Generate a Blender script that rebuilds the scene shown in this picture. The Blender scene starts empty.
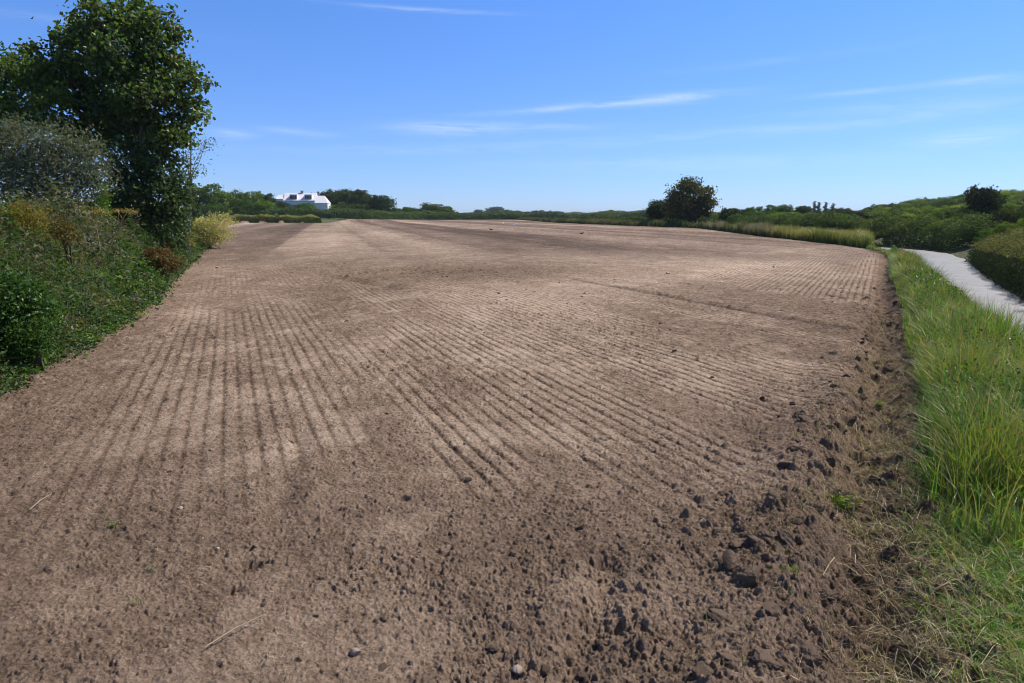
import bpy, math, random
import numpy as np
R = math.radians
rng = np.random.default_rng(7)
random.seed(7)
SC = bpy.context.scene
COL = SC.collection

# ------------------------------------------------------------------ camera, sky, sun
CAM_H = 2.0
PITCH = R(10.49)
FPX = 683.0
cd = bpy.data.cameras.new('camera'); cam = bpy.data.objects.new('camera', cd); COL.objects.link(cam)
cd.lens = 24.01; cd.sensor_width = 36; cd.clip_start = 0.05; cd.clip_end = 6000
cam.location = (0, 0, CAM_H); cam.rotation_euler = (R(90) - PITCH, 0, 0)
SC.camera = cam
SUN_AZ = R(62)      # clockwise from the view direction (+Y) towards +X
SUN_EL = R(50)
W = bpy.data.worlds.new('World'); SC.world = W; W.use_nodes = True
nt = W.node_tree; nt.nodes.clear()
def N(t, kind, **kw):
    n = t.nodes.new(kind)
    for k, v in kw.items(): setattr(n, k, v)
    return n
def mth(t, op, a, b=None, c=None, clamp=False):
    n = t.nodes.new('ShaderNodeMath'); n.operation = op; n.use_clamp = clamp
    for i, v in enumerate((a, b, c)):
        if v is None: continue
        if isinstance(v, (int, float)): n.inputs[i].default_value = v
        else: t.links.new(v, n.inputs[i])
    return n.outputs[0]
out = N(nt, 'ShaderNodeOutputWorld'); bg = N(nt, 'ShaderNodeBackground')
sky = N(nt, 'ShaderNodeTexSky', sky_type='NISHITA', sun_disc=False, sun_elevation=SUN_EL, sun_rotation=SUN_AZ,
        altitude=0.0, air_density=1.0, dust_density=0.0, ozone_density=3.0)
SKY_STR = 0.11
bg.inputs[1].default_value = SKY_STR
# clear polarised blue: more saturated low down; overhead dimmed and warmed to cut blue shade
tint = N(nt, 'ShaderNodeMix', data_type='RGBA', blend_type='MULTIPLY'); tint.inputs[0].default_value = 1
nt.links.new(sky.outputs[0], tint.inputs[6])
geo = N(nt, 'ShaderNodeTexCoord'); sep = N(nt, 'ShaderNodeSeparateXYZ')
nt.links.new(geo.outputs['Generated'], sep.inputs[0])
az = mth(nt, 'ARCTAN2', sep.outputs[0], sep.outputs[1]); el = mth(nt, 'ARCSINE', sep.outputs[2])
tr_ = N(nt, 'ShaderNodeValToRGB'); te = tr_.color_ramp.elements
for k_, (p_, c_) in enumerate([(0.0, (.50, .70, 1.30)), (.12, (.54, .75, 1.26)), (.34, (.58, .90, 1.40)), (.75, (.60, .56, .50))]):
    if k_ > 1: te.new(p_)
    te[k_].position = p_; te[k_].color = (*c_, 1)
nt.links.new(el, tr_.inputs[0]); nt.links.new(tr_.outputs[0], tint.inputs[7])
cmb = N(nt, 'ShaderNodeCombineXYZ'); nt.links.new(mth(nt, 'MULTIPLY', az, 7.0), cmb.inputs[0])
nt.links.new(mth(nt, 'MULTIPLY', el, 60.0), cmb.inputs[1])
nz = N(nt, 'ShaderNodeTexNoise'); nz.inputs['Scale'].default_value = 1.6; nz.inputs['Detail'].default_value = 7
nz.inputs['Roughness'].default_value = 0.62; nz.inputs['Distortion'].default_value = 0.6
nt.links.new(cmb.outputs[0], nz.inputs['Vector'])
def azel(px, py):
    v = cam_dir(px, py); return math.atan2(v[0], v[1]), math.asin(v[2])
def cam_dir(px, py):
    a = (px - 512) / FPX; b = (341.5 - py) / FPX
    c, s = math.cos(PITCH), math.sin(PITCH)
    v = np.array([a, c + b * s, -s + b * c]); return v / np.linalg.norm(v)
acc = None
for (px, py, wx, wy, tl, st) in [(665, 99, 75, 5, .04, .42), (575, 107, 85, 3.2, .07, .38), (445, 129, 50, 6, .0, .42), (520, 127, 90, 4.5, 0, .22),
        (298, 132, 34, 3.6, -.05, .3), (230, 134, 24, 5, -.05, .34), (990, 80, 50, 6, -.02, .26), (965, 138, 65, 8, .05, .3),
        (425, 10, 75, 2.2, -.02, .35), (870, 108, 90, 6, .04, .14), (700, 163, 200, 7, .0, .18), (800, 128, 120, 6, .03, .18), (880, 90, 90, 3, .03, .22), (420, 150, 160, 5, .02, .12), (620, 140, 140, 6, .03, .14), (950, 110, 80, 7, .06, .2), (780, 60, 130, 4, .05, .10), (60, 20, 120, 5, 0, .12)]:
    a0, e0 = azel(px, py); a1, _ = azel(px + wx, py); _, e1 = azel(px, py - wy)
    da = mth(nt, 'SUBTRACT', az, a0); de = mth(nt, 'SUBTRACT', mth(nt, 'SUBTRACT', el, e0), mth(nt, 'MULTIPLY', da, tl))
    q = mth(nt, 'ADD', mth(nt, 'POWER', mth(nt, 'ABSOLUTE', mth(nt, 'DIVIDE', da, a1 - a0)), 2.0),
            mth(nt, 'POWER', mth(nt, 'ABSOLUTE', mth(nt, 'DIVIDE', de, e1 - e0)), 2.0))
    g = mth(nt, 'MULTIPLY', mth(nt, 'EXPONENT', mth(nt, 'MULTIPLY', q, -1.0)), st)
    acc = g if acc is None else mth(nt, 'ADD', acc, g)
wisp = mth(nt, 'MULTIPLY', acc, mth(nt, 'SMOOTH_MIN', mth(nt, 'MULTIPLY', mth(nt, 'SUBTRACT', nz.outputs[0], 0.3), 3.4, clamp=True), 1.0, 0.1), clamp=True)
mixc = N(nt, 'ShaderNodeMix', data_type='RGBA'); nt.links.new(mth(nt, 'MULTIPLY', wisp, 0.75), mixc.inputs[0])
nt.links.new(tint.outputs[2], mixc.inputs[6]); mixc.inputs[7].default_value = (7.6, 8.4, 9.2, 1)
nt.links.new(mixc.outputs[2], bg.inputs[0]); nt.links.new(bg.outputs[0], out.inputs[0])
sd = bpy.data.lights.new('sun', 'SUN'); so = bpy.data.objects.new('sun', sd); COL.objects.link(so)
sd.energy = 5.0; sd.angle = R(0.53); sd.color = (1.0, 0.94, 0.85)
so.rotation_euler = (R(90) - SUN_EL, 0, -SUN_AZ + math.pi)   # checked below: light travels away from the sun
from mathutils import Vector
sdir = Vector((math.sin(SUN_AZ) * math.cos(SUN_EL), math.cos(SUN_AZ) * math.cos(SUN_EL), math.sin(SUN_EL)))
so.rotation_euler = (sdir).to_track_quat('Z', 'Y').to_euler(); so.location = sdir * 60
vs = SC.view_settings; vs.view_transform = 'Standard'; vs.look = 'None'; vs.exposure = 0.18; vs.gamma = 1
vs.use_curve_mapping = False
SC.cycles.filter_width = 1.0

# ------------------------------------------------------------------ helpers
def at(px, py, d):
    """world point at ground distance d (metres ahead) seen in direction of photo pixel"""
    v = cam_dir(px, py); k = d / v[1]; return np.array([v[0] * k, d, CAM_H + v[2] * k])
def gnd(px, py, z=0.0):
    v = cam_dir(px, py); k = (z - CAM_H) / v[2]; return float(v[0] * k), float(v[1] * k)

def h01(ix, iy, seed):
    n = (ix.astype(np.int64) * 374761393 + iy.astype(np.int64) * 668265263 + seed * 974634777) & 0xFFFFFFFF
    n = ((n ^ (n >> 13)) * 1274126177) & 0xFFFFFFFF
    n = ((n ^ (n >> 16)) * 2246822519) & 0xFFFFFFFF
    return ((n ^ (n >> 15)) & 0xFFFFFF).astype(np.float64) / 16777215.0
def vn(x, y, seed=0):
    ix = np.floor(x); iy = np.floor(y); fx = x - ix; fy = y - iy
    fx = fx * fx * (3 - 2 * fx); fy = fy * fy * (3 - 2 * fy)
    a = h01(ix, iy, seed); b = h01(ix + 1, iy, seed); c = h01(ix, iy + 1, seed); d = h01(ix + 1, iy + 1, seed)
    return (a + (b - a) * fx) * (1 - fy) + (c + (d - c) * fx) * fy
def fbm(x, y, o=4, seed=0, g=0.5):
    s = 0; a = 1; t = 0
    for i in range(o):
        s = s + a * vn(x + 17.3 * i, y - 9.1 * i, seed + i); t += a; a *= g
        x, y = 1.62 * x + 1.18 * y, -1.18 * x + 1.62 * y
    return s / t
def lumps(x, y, cell, dens, seed, rmin=.2, rmax=.5, hs=.7, sq=0.5):
    """rounded lumps of soil, one candidate per cell; dens = chance a lump is there"""
    ux = x / cell; uy = y / cell; ix = np.floor(ux); iy = np.floor(uy); o = np.zeros_like(x)
    for dx in (-1, 0, 1):
        for dy in (-1, 0, 1):
            jx = ix + dx; jy = iy + dy
            cx = jx + h01(jx, jy, seed); cy = jy + h01(jx, jy, seed + 1)
            q = h01(jx, jy, seed + 2); sz = h01(jx, jy, seed + 3) ** 1.6; an = h01(jx, jy, seed + 4) * 3.14
            r = (rmin + (rmax - rmin) * sz) * np.clip((dens - q) * 6, 0, 1)
            ca = np.cos(an); sa = np.sin(an); ex = (ux - cx) * ca + (uy - cy) * sa; ey = (-(ux - cx) * sa + (uy - cy) * ca) * 1.45
            d2 = (ex * ex + ey * ey) / np.maximum(r * r, 1e-9)
            b = r * hs * np.clip(1 - d2, 0, 1) ** sq
            o = np.maximum(o, b)
    return o * cell
def sm(t): t = np.clip(t, 0, 1); return t * t * (3 - 2 * t)

def mesh_np(name, V, F, mat=None, parent=None, cols=None, smooth=True, attrs=None):
    """F: array (n,3)/(n,4) or list of such arrays"""
    Fs = F if isinstance(F, list) else [F]
    Fs = [np.asarray(f, dtype=np.int32) for f in Fs if len(f)]
    me = bpy.data.meshes.new(name); V = np.asarray(V, dtype=np.float32)
    me.vertices.add(len(V)); me.vertices.foreach_set('co', V.ravel())
    idx = np.concatenate([f.ravel() for f in Fs]); tot = np.concatenate([np.full(len(f), f.shape[1], np.int32) for f in Fs])
    st = np.concatenate([[0], np.cumsum(tot)[:-1]]).astype(np.int32)
    me.loops.add(len(idx)); me.loops.foreach_set('vertex_index', idx)
    me.polygons.add(len(tot)); me.polygons.foreach_set('loop_start', st); me.polygons.foreach_set('loop_total', tot)
    me.polygons.foreach_set('use_smooth', np.full(len(tot), smooth))
    me.update(calc_edges=True)
    if cols is not None:
        a = me.color_attributes.new('Col', 'FLOAT_COLOR', 'POINT'); c = np.ones((len(V), 4), np.float32); c[:, :3] = cols
        a.data.foreach_set('color', c.ravel())
    for k, v in (attrs or {}).items():
        a = me.attributes.new(k, 'FLOAT', 'POINT'); a.data.foreach_set('value', np.asarray(v, np.float32))
    if mat: me.materials.append(mat)
    o = bpy.data.objects.new(name, me); COL.objects.link(o)
    if parent: o.parent = parent
    return o
def tag(o, label=None, cat=None, group=None, kind=None):
    for k, v in (('label', label), ('category', cat), ('group', group), ('kind', kind)):
        if v: o[k] = v
    return o
def empty(name, loc, rz=0.0):
    o = bpy.data.objects.new(name, None); COL.objects.link(o); o.location = loc; o.rotation_euler = (0, 0, rz)
    o.empty_display_size = .2; return o
def copy_tree(o, parent=None):
    c = o.copy(); COL.objects.link(c); c.parent = parent
    for ch in list(o.children): copy_tree(ch, c)
    return c

class MB:
    """collects vertices, triangles and colours"""
    def __init__(s): s.V = []; s.F = []; s.C = []; s.n = 0
    def add(s, V, F, C):
        V = np.asarray(V, float); F = np.asarray(F)
        C = np.broadcast_to(np.asarray(C, float), V.shape) if np.ndim(C) == 1 else np.asarray(C)
        if F.shape[1] == 4: F = np.concatenate([F[:, [0, 1, 2]], F[:, [0, 2, 3]]])
        s.V.append(V); s.F.append(F + s.n); s.C.append(C); s.n += len(V)
    def leaves(s, P, nrm, L, wd, col, fold=.25, axis=None):
        n = len(P)
        if n == 0: return
        L = np.broadcast_to(L, (n,))[:, None]
        nrm = nrm / (np.linalg.norm(nrm, axis=1, keepdims=True) + 1e-9)
        a = rng.normal(size=(n, 3)) if axis is None else axis + 0.0
        a = a - nrm * (a * nrm).sum(1, keepdims=True); a /= np.linalg.norm(a, axis=1, keepdims=True) + 1e-9
        b = np.cross(nrm, a)
        V = np.empty((n, 4, 3)); V[:, 0] = P - a * L * .5; V[:, 2] = P + a * L * .5
        off = -a * L * .08 + nrm * L * wd * fold
        V[:, 1] = P + b * L * wd * .5 + off; V[:, 3] = P - b * L * wd * .5 + off
        i = np.arange(n)[:, None] * 4
        s.add(V.reshape(-1, 3), np.concatenate([i + [0, 1, 2], i + [0, 2, 3]]), np.repeat(col, 4, axis=0))
    def blades(s, P, h, w, lean, ld, col, tipcol=None, seg=3, droop=1.0):
        """grass blades: root P, height h, width w, lean (0..1), lean direction ld"""
        n = len(P)
        if n == 0: return
        h = np.broadcast_to(h, (n,)); w = np.broadcast_to(w, (n,)); lean = np.broadcast_to(lean, (n,))
        face = rng.uniform(0, 2 * np.pi, n); bx = np.stack([np.cos(face), np.sin(face), np.zeros(n)], 1)
        dx = np.stack([np.cos(ld), np.sin(ld), np.zeros(n)], 1)
        V = np.empty((n, 2 * seg + 1, 3)); C = np.empty((n, 2 * seg + 1, 3)); tc = col if tipcol is None else tipcol
        for k in range(seg + 1):
            t = k / seg
            c = P + dx * (lean * h * t ** 1.8)[:, None]
            z = h * (t * (1 - droop * lean * 0.45 * t * t)); c = c.copy(); c[:, 2] += z
            ww = w * (1 - t ** 1.5) * .5 + w * .12 * (1 - t)
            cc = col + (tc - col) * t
            if k < seg: V[:, 2 * k] = c - bx * ww[:, None]; V[:, 2 * k + 1] = c + bx * ww[:, None]; C[:, 2 * k] = cc; C[:, 2 * k + 1] = cc
            else: V[:, 2 * k] = c; C[:, 2 * k] = cc
        m = 2 * seg + 1; i = np.arange(n)[:, None] * m; fs = []
        for k in range(seg - 1): fs += [i + [2*k, 2*k+1, 2*k+3], i + [2*k, 2*k+3, 2*k+2]]
        fs.append(i + [2*seg-2, 2*seg-1, 2*seg])
        s.add(V.reshape(-1, 3), np.concatenate(fs), C.reshape(-1, 3))
    def tube(s, pts, rad, col, sides=6):
        pts = np.asarray(pts, float); m = len(pts); rad = np.broadcast_to(rad, (m,))
        t = np.gradient(pts, axis=0); t /= np.linalg.norm(t, axis=1, keepdims=True) + 1e-9
        ref = np.array([1.0, 0.13, 0.07]) if abs(t[0][0]) < .8 else np.array([0, 1.0, .1])
        u = np.cross(t, ref); u /= np.linalg.norm(u, axis=1, keepdims=True) + 1e-9; v = np.cross(t, u)
        an = np.arange(sides) * 2 * np.pi / sides
        V = pts[:, None] + rad[:, None, None] * (np.cos(an)[None, :, None] * u[:, None] + np.sin(an)[None, :, None] * v[:, None])
        F = []
        for i in range(m - 1):
            for j in range(sides):
                k = (j + 1) % sides; F.append([i*sides+j, i*sides+k, (i+1)*sides+k, (i+1)*sides+j])
        s.add(V.reshape(-1, 3), np.array(F), np.asarray(col, float))
    def box(s, lo, hi, col):
        x0, y0, z0 = lo; x1, y1, z1 = hi
        V = [(x0,y0,z0),(x1,y0,z0),(x1,y1,z0),(x0,y1,z0),(x0,y0,z1),(x1,y0,z1),(x1,y1,z1),(x0,y1,z1)]
        s.add(V, [(0,3,2,1),(4,5,6,7),(0,1,5,4),(1,2,6,5),(2,3,7,6),(3,0,4,7)], np.asarray(col, float))
    def build(s, name, mat, parent=None, smooth=False, origin=None):
        V = np.concatenate(s.V)
        if origin is not None: V = V - np.asarray(origin)
        o = mesh_np(name, V, np.concatenate(s.F), mat, parent, np.clip(np.concatenate(s.C), .002, 1), smooth)
        if origin is not None: o.location = origin
        return o

def sph(n, r0=0.0):
    v = rng.normal(size=(n, 3)); v /= np.linalg.norm(v, axis=1, keepdims=True)
    return v * (r0 + (1 - r0) * rng.uniform(size=(n, 1)) ** .5)
def jcol(base, n, j=.25, hue=.12):
    base = np.asarray(base, float); k = rng.uniform(1 - j, 1 + j, (n, 1)); h = rng.normal(0, hue, (n, 1))
    c = base * k; c[:, :1] *= 1 + h; c[:, 2:] *= 1 - h * .6; return np.clip(c, .003, .9)

# ------------------------------------------------------------------ materials
def new_mat(name):
    m = bpy.data.materials.new(name); m.use_nodes = True; t = m.node_tree; t.nodes.clear()
    o = t.nodes.new('ShaderNodeOutputMaterial'); return m, t, o
def noise(t, scale, detail=4, rough=.6, vec=None, dist=0):
    n = t.nodes.new('ShaderNodeTexNoise'); n.inputs['Scale'].default_value = scale; n.inputs['Detail'].default_value = detail
    n.inputs['Roughness'].default_value = rough; n.inputs['Distortion'].default_value = dist
    if vec is not None: t.links.new(vec, n.inputs['Vector'])
    return n.outputs[0]
def ramp(t, fac, stops):
    r = t.nodes.new('ShaderNodeValToRGB'); e = r.color_ramp.elements
    e.remove(e[1]); e[0].position = stops[0][0]; e[0].color = (*stops[0][1], 1)
    for p, c in stops[1:]: e.new(p).color = (*c, 1)
    t.links.new(fac, r.inputs[0]); return r.outputs[0]
def mixrgb(t, f, a, b, mode='MIX'):
    n = t.nodes.new('ShaderNodeMix'); n.data_type = 'RGBA'; n.blend_type = mode
    for sock, v in ((0, f), (6, a), (7, b)):
        if isinstance(v, (int, float)): n.inputs[sock].default_value = v
        elif isinstance(v, tuple): n.inputs[sock].default_value = (*v, 1)
        else: t.links.new(v, n.inputs[sock])
    return n.outputs[2]
def attr(t, name, col=False):
    a = t.nodes.new('ShaderNodeAttribute'); a.attribute_name = name; return a.outputs[0] if col else a.outputs[2]
def foliage_mat(name, rough=.5, trans=.3, spec=.4, vary=False):
    m, t, o = new_mat(name); p = t.nodes.new('ShaderNodeBsdfPrincipled'); c = attr(t, 'Col', True)
    if vary:
        oi = t.nodes.new('ShaderNodeObjectInfo').outputs['Random']
        c = mixrgb(t, 1.0, c, ramp(t, oi, [(0.0, (.45, .5, .6)), (.3, (.85, .85, .75)), (.6, (1.15, 1.3, .9)), (.85, (1.7, 1.7, 1.0)), (1.0, (2.4, 2.1, 1.2))]), 'MULTIPLY')
    t.links.new(c, p.inputs['Base Color']); p.inputs['Roughness'].default_value = rough
    p.inputs['Specular IOR Level'].default_value = spec
    tr = t.nodes.new('ShaderNodeBsdfTranslucent'); t.links.new(mixrgb(t, 1.0, c, (1.5, 1.5, .55), 'MULTIPLY'), tr.inputs[0])
    mx = t.nodes.new('ShaderNodeMixShader'); mx.inputs[0].default_value = trans
    t.links.new(p.outputs[0], mx.inputs[1]); t.links.new(tr.outputs[0], mx.inputs[2]); t.links.new(mx.outputs[0], o.inputs[0]); return m
M_leaf = foliage_mat('leaf', .58, .38, .3)
M_wood = foliage_mat('tree_leaf', .7, .24, .12, True)
M_gloss = foliage_mat('glossy_leaf', .42, .42, .42)
M_grass = foliage_mat('grass_blade', .45, .42, .4)
M_dry = foliage_mat('dry_stem', .6, .25, .3)
def vc_mat(name, rough=.9, bump=0, bscale=20, spec=.2):
    m, t, o = new_mat(name); p = t.nodes.new('ShaderNodeBsdfPrincipled'); c = attr(t, 'Col', True)
    tc = t.nodes.new('ShaderNodeTexCoord').outputs['Object']
    n = noise(t, bscale, 6, .65, tc)
    t.links.new(mixrgb(t, 1.0, c, ramp(t, n, [(.25, (.72, .72, .72)), (.75, (1.2, 1.2, 1.2))]), 'MULTIPLY'), p.inputs['Base Color'])
    p.inputs['Roughness'].default_value = rough; p.inputs['Specular IOR Level'].default_value = spec
    if bump:
        b = t.nodes.new('ShaderNodeBump'); b.inputs['Strength'].default_value = bump; b.inputs['Distance'].default_value = .02
        t.links.new(n, b.inputs['Height']); t.links.new(b.outputs[0], p.inputs['Normal'])
    t.links.new(p.outputs[0], o.inputs[0]); return m
M_bark = vc_mat('bark', .95, .8, 14)
M_paint = vc_mat('painted_wall', .8, .05, 3, .3)
M_glass = vc_mat('window_glass', .12, 0, 1, .5)
M_stone = vc_mat('stone', .75, .3, 40, .35)
M_feather = vc_mat('feather', .7, 0, 20, .3)

# soil: pale dry crust over darker moist crumb; attribute 'dry' holds where the surface has dried, less painted crumb shadow
def soil_mat():
    m, t, o = new_mat('field_soil'); p = t.nodes.new('ShaderNodeBsdfPrincipled')
    tc = t.nodes.new('ShaderNodeTexCoord').outputs['Object']
    dry = attr(t, 'dry'); n1 = noise(t, 46, 5, .7, tc); n2 = noise(t, 9, 5, .65, tc); n3 = noise(t, 170, 3, .7, tc)
    f = mth(t, 'ADD', dry, mth(t, 'MULTIPLY', mth(t, 'SUBTRACT', n1, .5), 1.15))
    f = mth(t, 'ADD', f, mth(t, 'MULTIPLY', mth(t, 'SUBTRACT', n2, .5), .7))
    f = mth(t, 'ADD', f, mth(t, 'MULTIPLY', mth(t, 'SUBTRACT', n3, .5), .8), clamp=True)
    c = ramp(t, f, [(0.0, (.085, .057, .040)), (.35, (.185, .128, .093)), (.62, (.300, .216, .160)), (1.0, (.50, .38, .29))])
    t.links.new(c, p.inputs['Base Color']); p.inputs['Roughness'].default_value = 1; p.inputs['Specular IOR Level'].default_value = .12
    b = t.nodes.new('ShaderNodeBump'); b.inputs['Strength'].default_value = .9; b.inputs['Distance'].default_value = .008
    t.links.new(mth(t, 'ADD', n3, mth(t, 'MULTIPLY', n1, 2.0)), b.inputs['Height'])
    b2 = t.nodes.new('ShaderNodeBump'); b2.inputs['Strength'].default_value = .8; b2.inputs['Distance'].default_value = .05
    t.links.new(noise(t, 5, 8, .75, tc), b2.inputs['Height']); t.links.new(b.outputs[0], b2.inputs['Normal'])
    t.links.new(b2.outputs[0], p.inputs['Normal']); t.links.new(p.outputs[0], o.inputs[0]); return m
M_soil = soil_mat()
def verge_mat():
    m, t, o = new_mat('verge_earth'); p = t.nodes.new('ShaderNodeBsdfPrincipled')
    tc = t.nodes.new('ShaderNodeTexCoord').outputs['Object']
    n1 = noise(t, 30, 5, .7, tc); n2 = noise(t, 3, 4, .6, tc)
    c = ramp(t, n1, [(.25, (.05, .038, .024)), (.5, (.13, .10, .06)), (.75, (.25, .20, .12))])
    g = ramp(t, n1, [(.25, (.022, .034, .010)), (.6, (.06, .085, .022)), (.85, (.15, .14, .06))])
    f = mth(t, 'ADD', attr(t, 'green'), mth(t, 'MULTIPLY', mth(t, 'SUBTRACT', n2, .5), 1.2), clamp=True)
    t.links.new(mixrgb(t, f, c, g), p.inputs['Base Color']); p.inputs['Roughness'].default_value = 1
    b = t.nodes.new('ShaderNodeBump'); b.inputs['Strength'].default_value = 1; b.inputs['Distance'].default_value = .03
    t.links.new(n1, b.inputs['Height']); t.links.new(b.outputs[0], p.inputs['Normal']); t.links.new(p.outputs[0], o.inputs[0]); return m
M_verge = verge_mat()
def road_mat():
    m, t, o = new_mat('old_tarmac'); p = t.nodes.new('ShaderNodeBsdfPrincipled')
    tc = t.nodes.new('ShaderNodeTexCoord').outputs['Object']
    n1 = noise(t, 60, 4, .8, tc); n2 = noise(t, .7, 5, .6, tc)
    c = mixrgb(t, 1.0, ramp(t, n2, [(.3, (.21, .205, .205)), (.5, (.25, .245, .245)), (.7, (.29, .28, .28))]), ramp(t, n1, [(.2, (.6, .6, .6)), (.8, (1.3, 1.3, 1.3))]), 'MULTIPLY')
    t.links.new(c, p.inputs['Base Color']); p.inputs['Roughness'].default_value = .62; p.inputs['Specular IOR Level'].default_value = .5
    b = t.nodes.new('ShaderNodeBump'); b.inputs['Strength'].default_value = .5; b.inputs['Distance'].default_value = .006
    t.links.new(n1, b.inputs['Height']); t.links.new(b.outputs[0], p.inputs['Normal']); t.links.new(p.outputs[0], o.inputs[0]); return m
M_road = road_mat()
def land_mat():
    m, t, o = new_mat('rough_grass_land'); p = t.nodes.new('ShaderNodeBsdfPrincipled')
    tc = t.nodes.new('ShaderNodeTexCoord').outputs['Object']
    c = mixrgb(t, noise(t, .05, 5, .6, tc), ramp(t, noise(t, 1.5, 6, .7, tc), [(.3, (.025, .042, .012)), (.7, (.07, .10, .028))]), (.12, .115, .045))
    t.links.new(c, p.inputs['Base Color']); p.inputs['Roughness'].default_value = 1
    b = t.nodes.new('ShaderNodeBump'); b.inputs['Strength'].default_value = 1; b.inputs['Distance'].default_value = .3
    t.links.new(noise(t, 2.5, 6, .7, tc), b.inputs['Height']); t.links.new(b.outputs[0], p.inputs['Normal']); t.links.new(p.outputs[0], o.inputs[0]); return m
M_land = land_mat()

# ------------------------------------------------------------------ the lie of the land
RY = np.array([-40, 0, 2.6, 4.6, 7.1, 10.5, 16, 21.4, 30, 36, 42, 47, 55, 66, 108, 135, 182, 345, 400.])
RX = np.array([-20, .6, 2.0, 2.95, 4.4, 6.2, 9.2, 11.9, 16.6, 19.6, 21.9, 22.9, 23.4, 24.2, 29.5, 22, 13, -1, -8.])
LY = np.array([-40, 0, 5, 7.7, 9.25, 11.4, 16.3, 26.5, 48, 100, 175, 176, 400.])
LX = np.array([-4.6, -5, -5.5, -5.95, -6.4, -7.0, -8.7, -12.9, -21.5, -45, -75, -47, -70.])
EY = np.array([-40, 0, 8, 24.3, 36, 50, 58, 64, 72, 84, 120, 200, 400.])
EX = np.array([-14, 7.3, 11.0, 18.6, 25, 33, 37, 38.2, 37.2, 35.6, 37, 44, 60.])
RW = 3.7
def xR(y): return np.interp(y, RY, RX)
def xL(y): return np.interp(y, LY, LX)
def xE(y): return np.interp(y, EY, EX)
ZR = -1.2
def rw(y): t = np.clip((np.asarray(y, float) - 34) / 14, 0, 1); return RW + 2.6 * t * t * (3 - 2 * t)
def Z0(x, y):
    x = np.asarray(x, float); y = np.asarray(y, float)
    r = xR(y); l = xL(y); e = xE(y)
    wv = np.maximum(e - rw(y) - r, .8); kk = .5 - .42 * sm((y - 24) / 10); t = (x - r - wv * kk) / (wv * (.95 - kk))
    z = ZR * sm(t)
    er = x - e
    z = np.where(er > 0, ZR + 1.2 * sm(er / 4) + 5.0 * sm((er - 50) / 110) + 4 * sm((er - 180) / 300), z)
    z = z + .55 * sm((l - x) / 2.5) * (y < 176) 
    z = z + 1.6 * sm((-x - 30 - .0 * y) / 40) * sm((y - 170) / 60)
    z = z + 0.0 * y
    z = z + np.where((x < r) & (x > l), .05 * (fbm(x * .12, y * .12, 2, 5) - .5), 0)
    return z
AZ_A = R(-22.4); AZ_C = R(28.2)
def grooves(x, y, azm, sp, seed):
    ux = x * math.cos(azm) - y * math.sin(azm); vx = x * math.sin(azm) + y * math.cos(azm)
    wob = .02 * (fbm(vx * .35, ux * .15, 2, seed) - .5) * 2
    ph = (ux + wob) / sp; k = np.floor(ph + .5); p = ph - k
    cut = np.exp(-(p / .135) ** 2) * (.45 + .55 * sm((fbm(vx * 2.2, k * 5.1, 2, seed + 21) - .2) / .3)) + .10 * (.5 - .5 * np.cos(p * 2 * np.pi - np.pi) - .5)
    crumb = vn(vx / .055, k * 7.7, seed + 3)
    edge = np.where(np.abs(p) < .5, 1, 1)
    lev = h01(k, k * 0, seed + 5)            # each pass of a tine a bit deeper or shallower
    long = fbm(vx * .5, k * 3.3, 2, seed + 8)
    return cut, crumb, lev, long, ux, vx, k
def blob(x, y, px, py, rl, ra, azm):
    cx, cy = gnd(px, py); dx = x - cx; dy = y - cy
    u = dx * math.cos(azm) - dy * math.sin(azm); v = dx * math.sin(azm) + dy * math.cos(azm)
    return np.exp(-((u / rl) ** 2 + (v / ra) ** 2))
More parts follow.
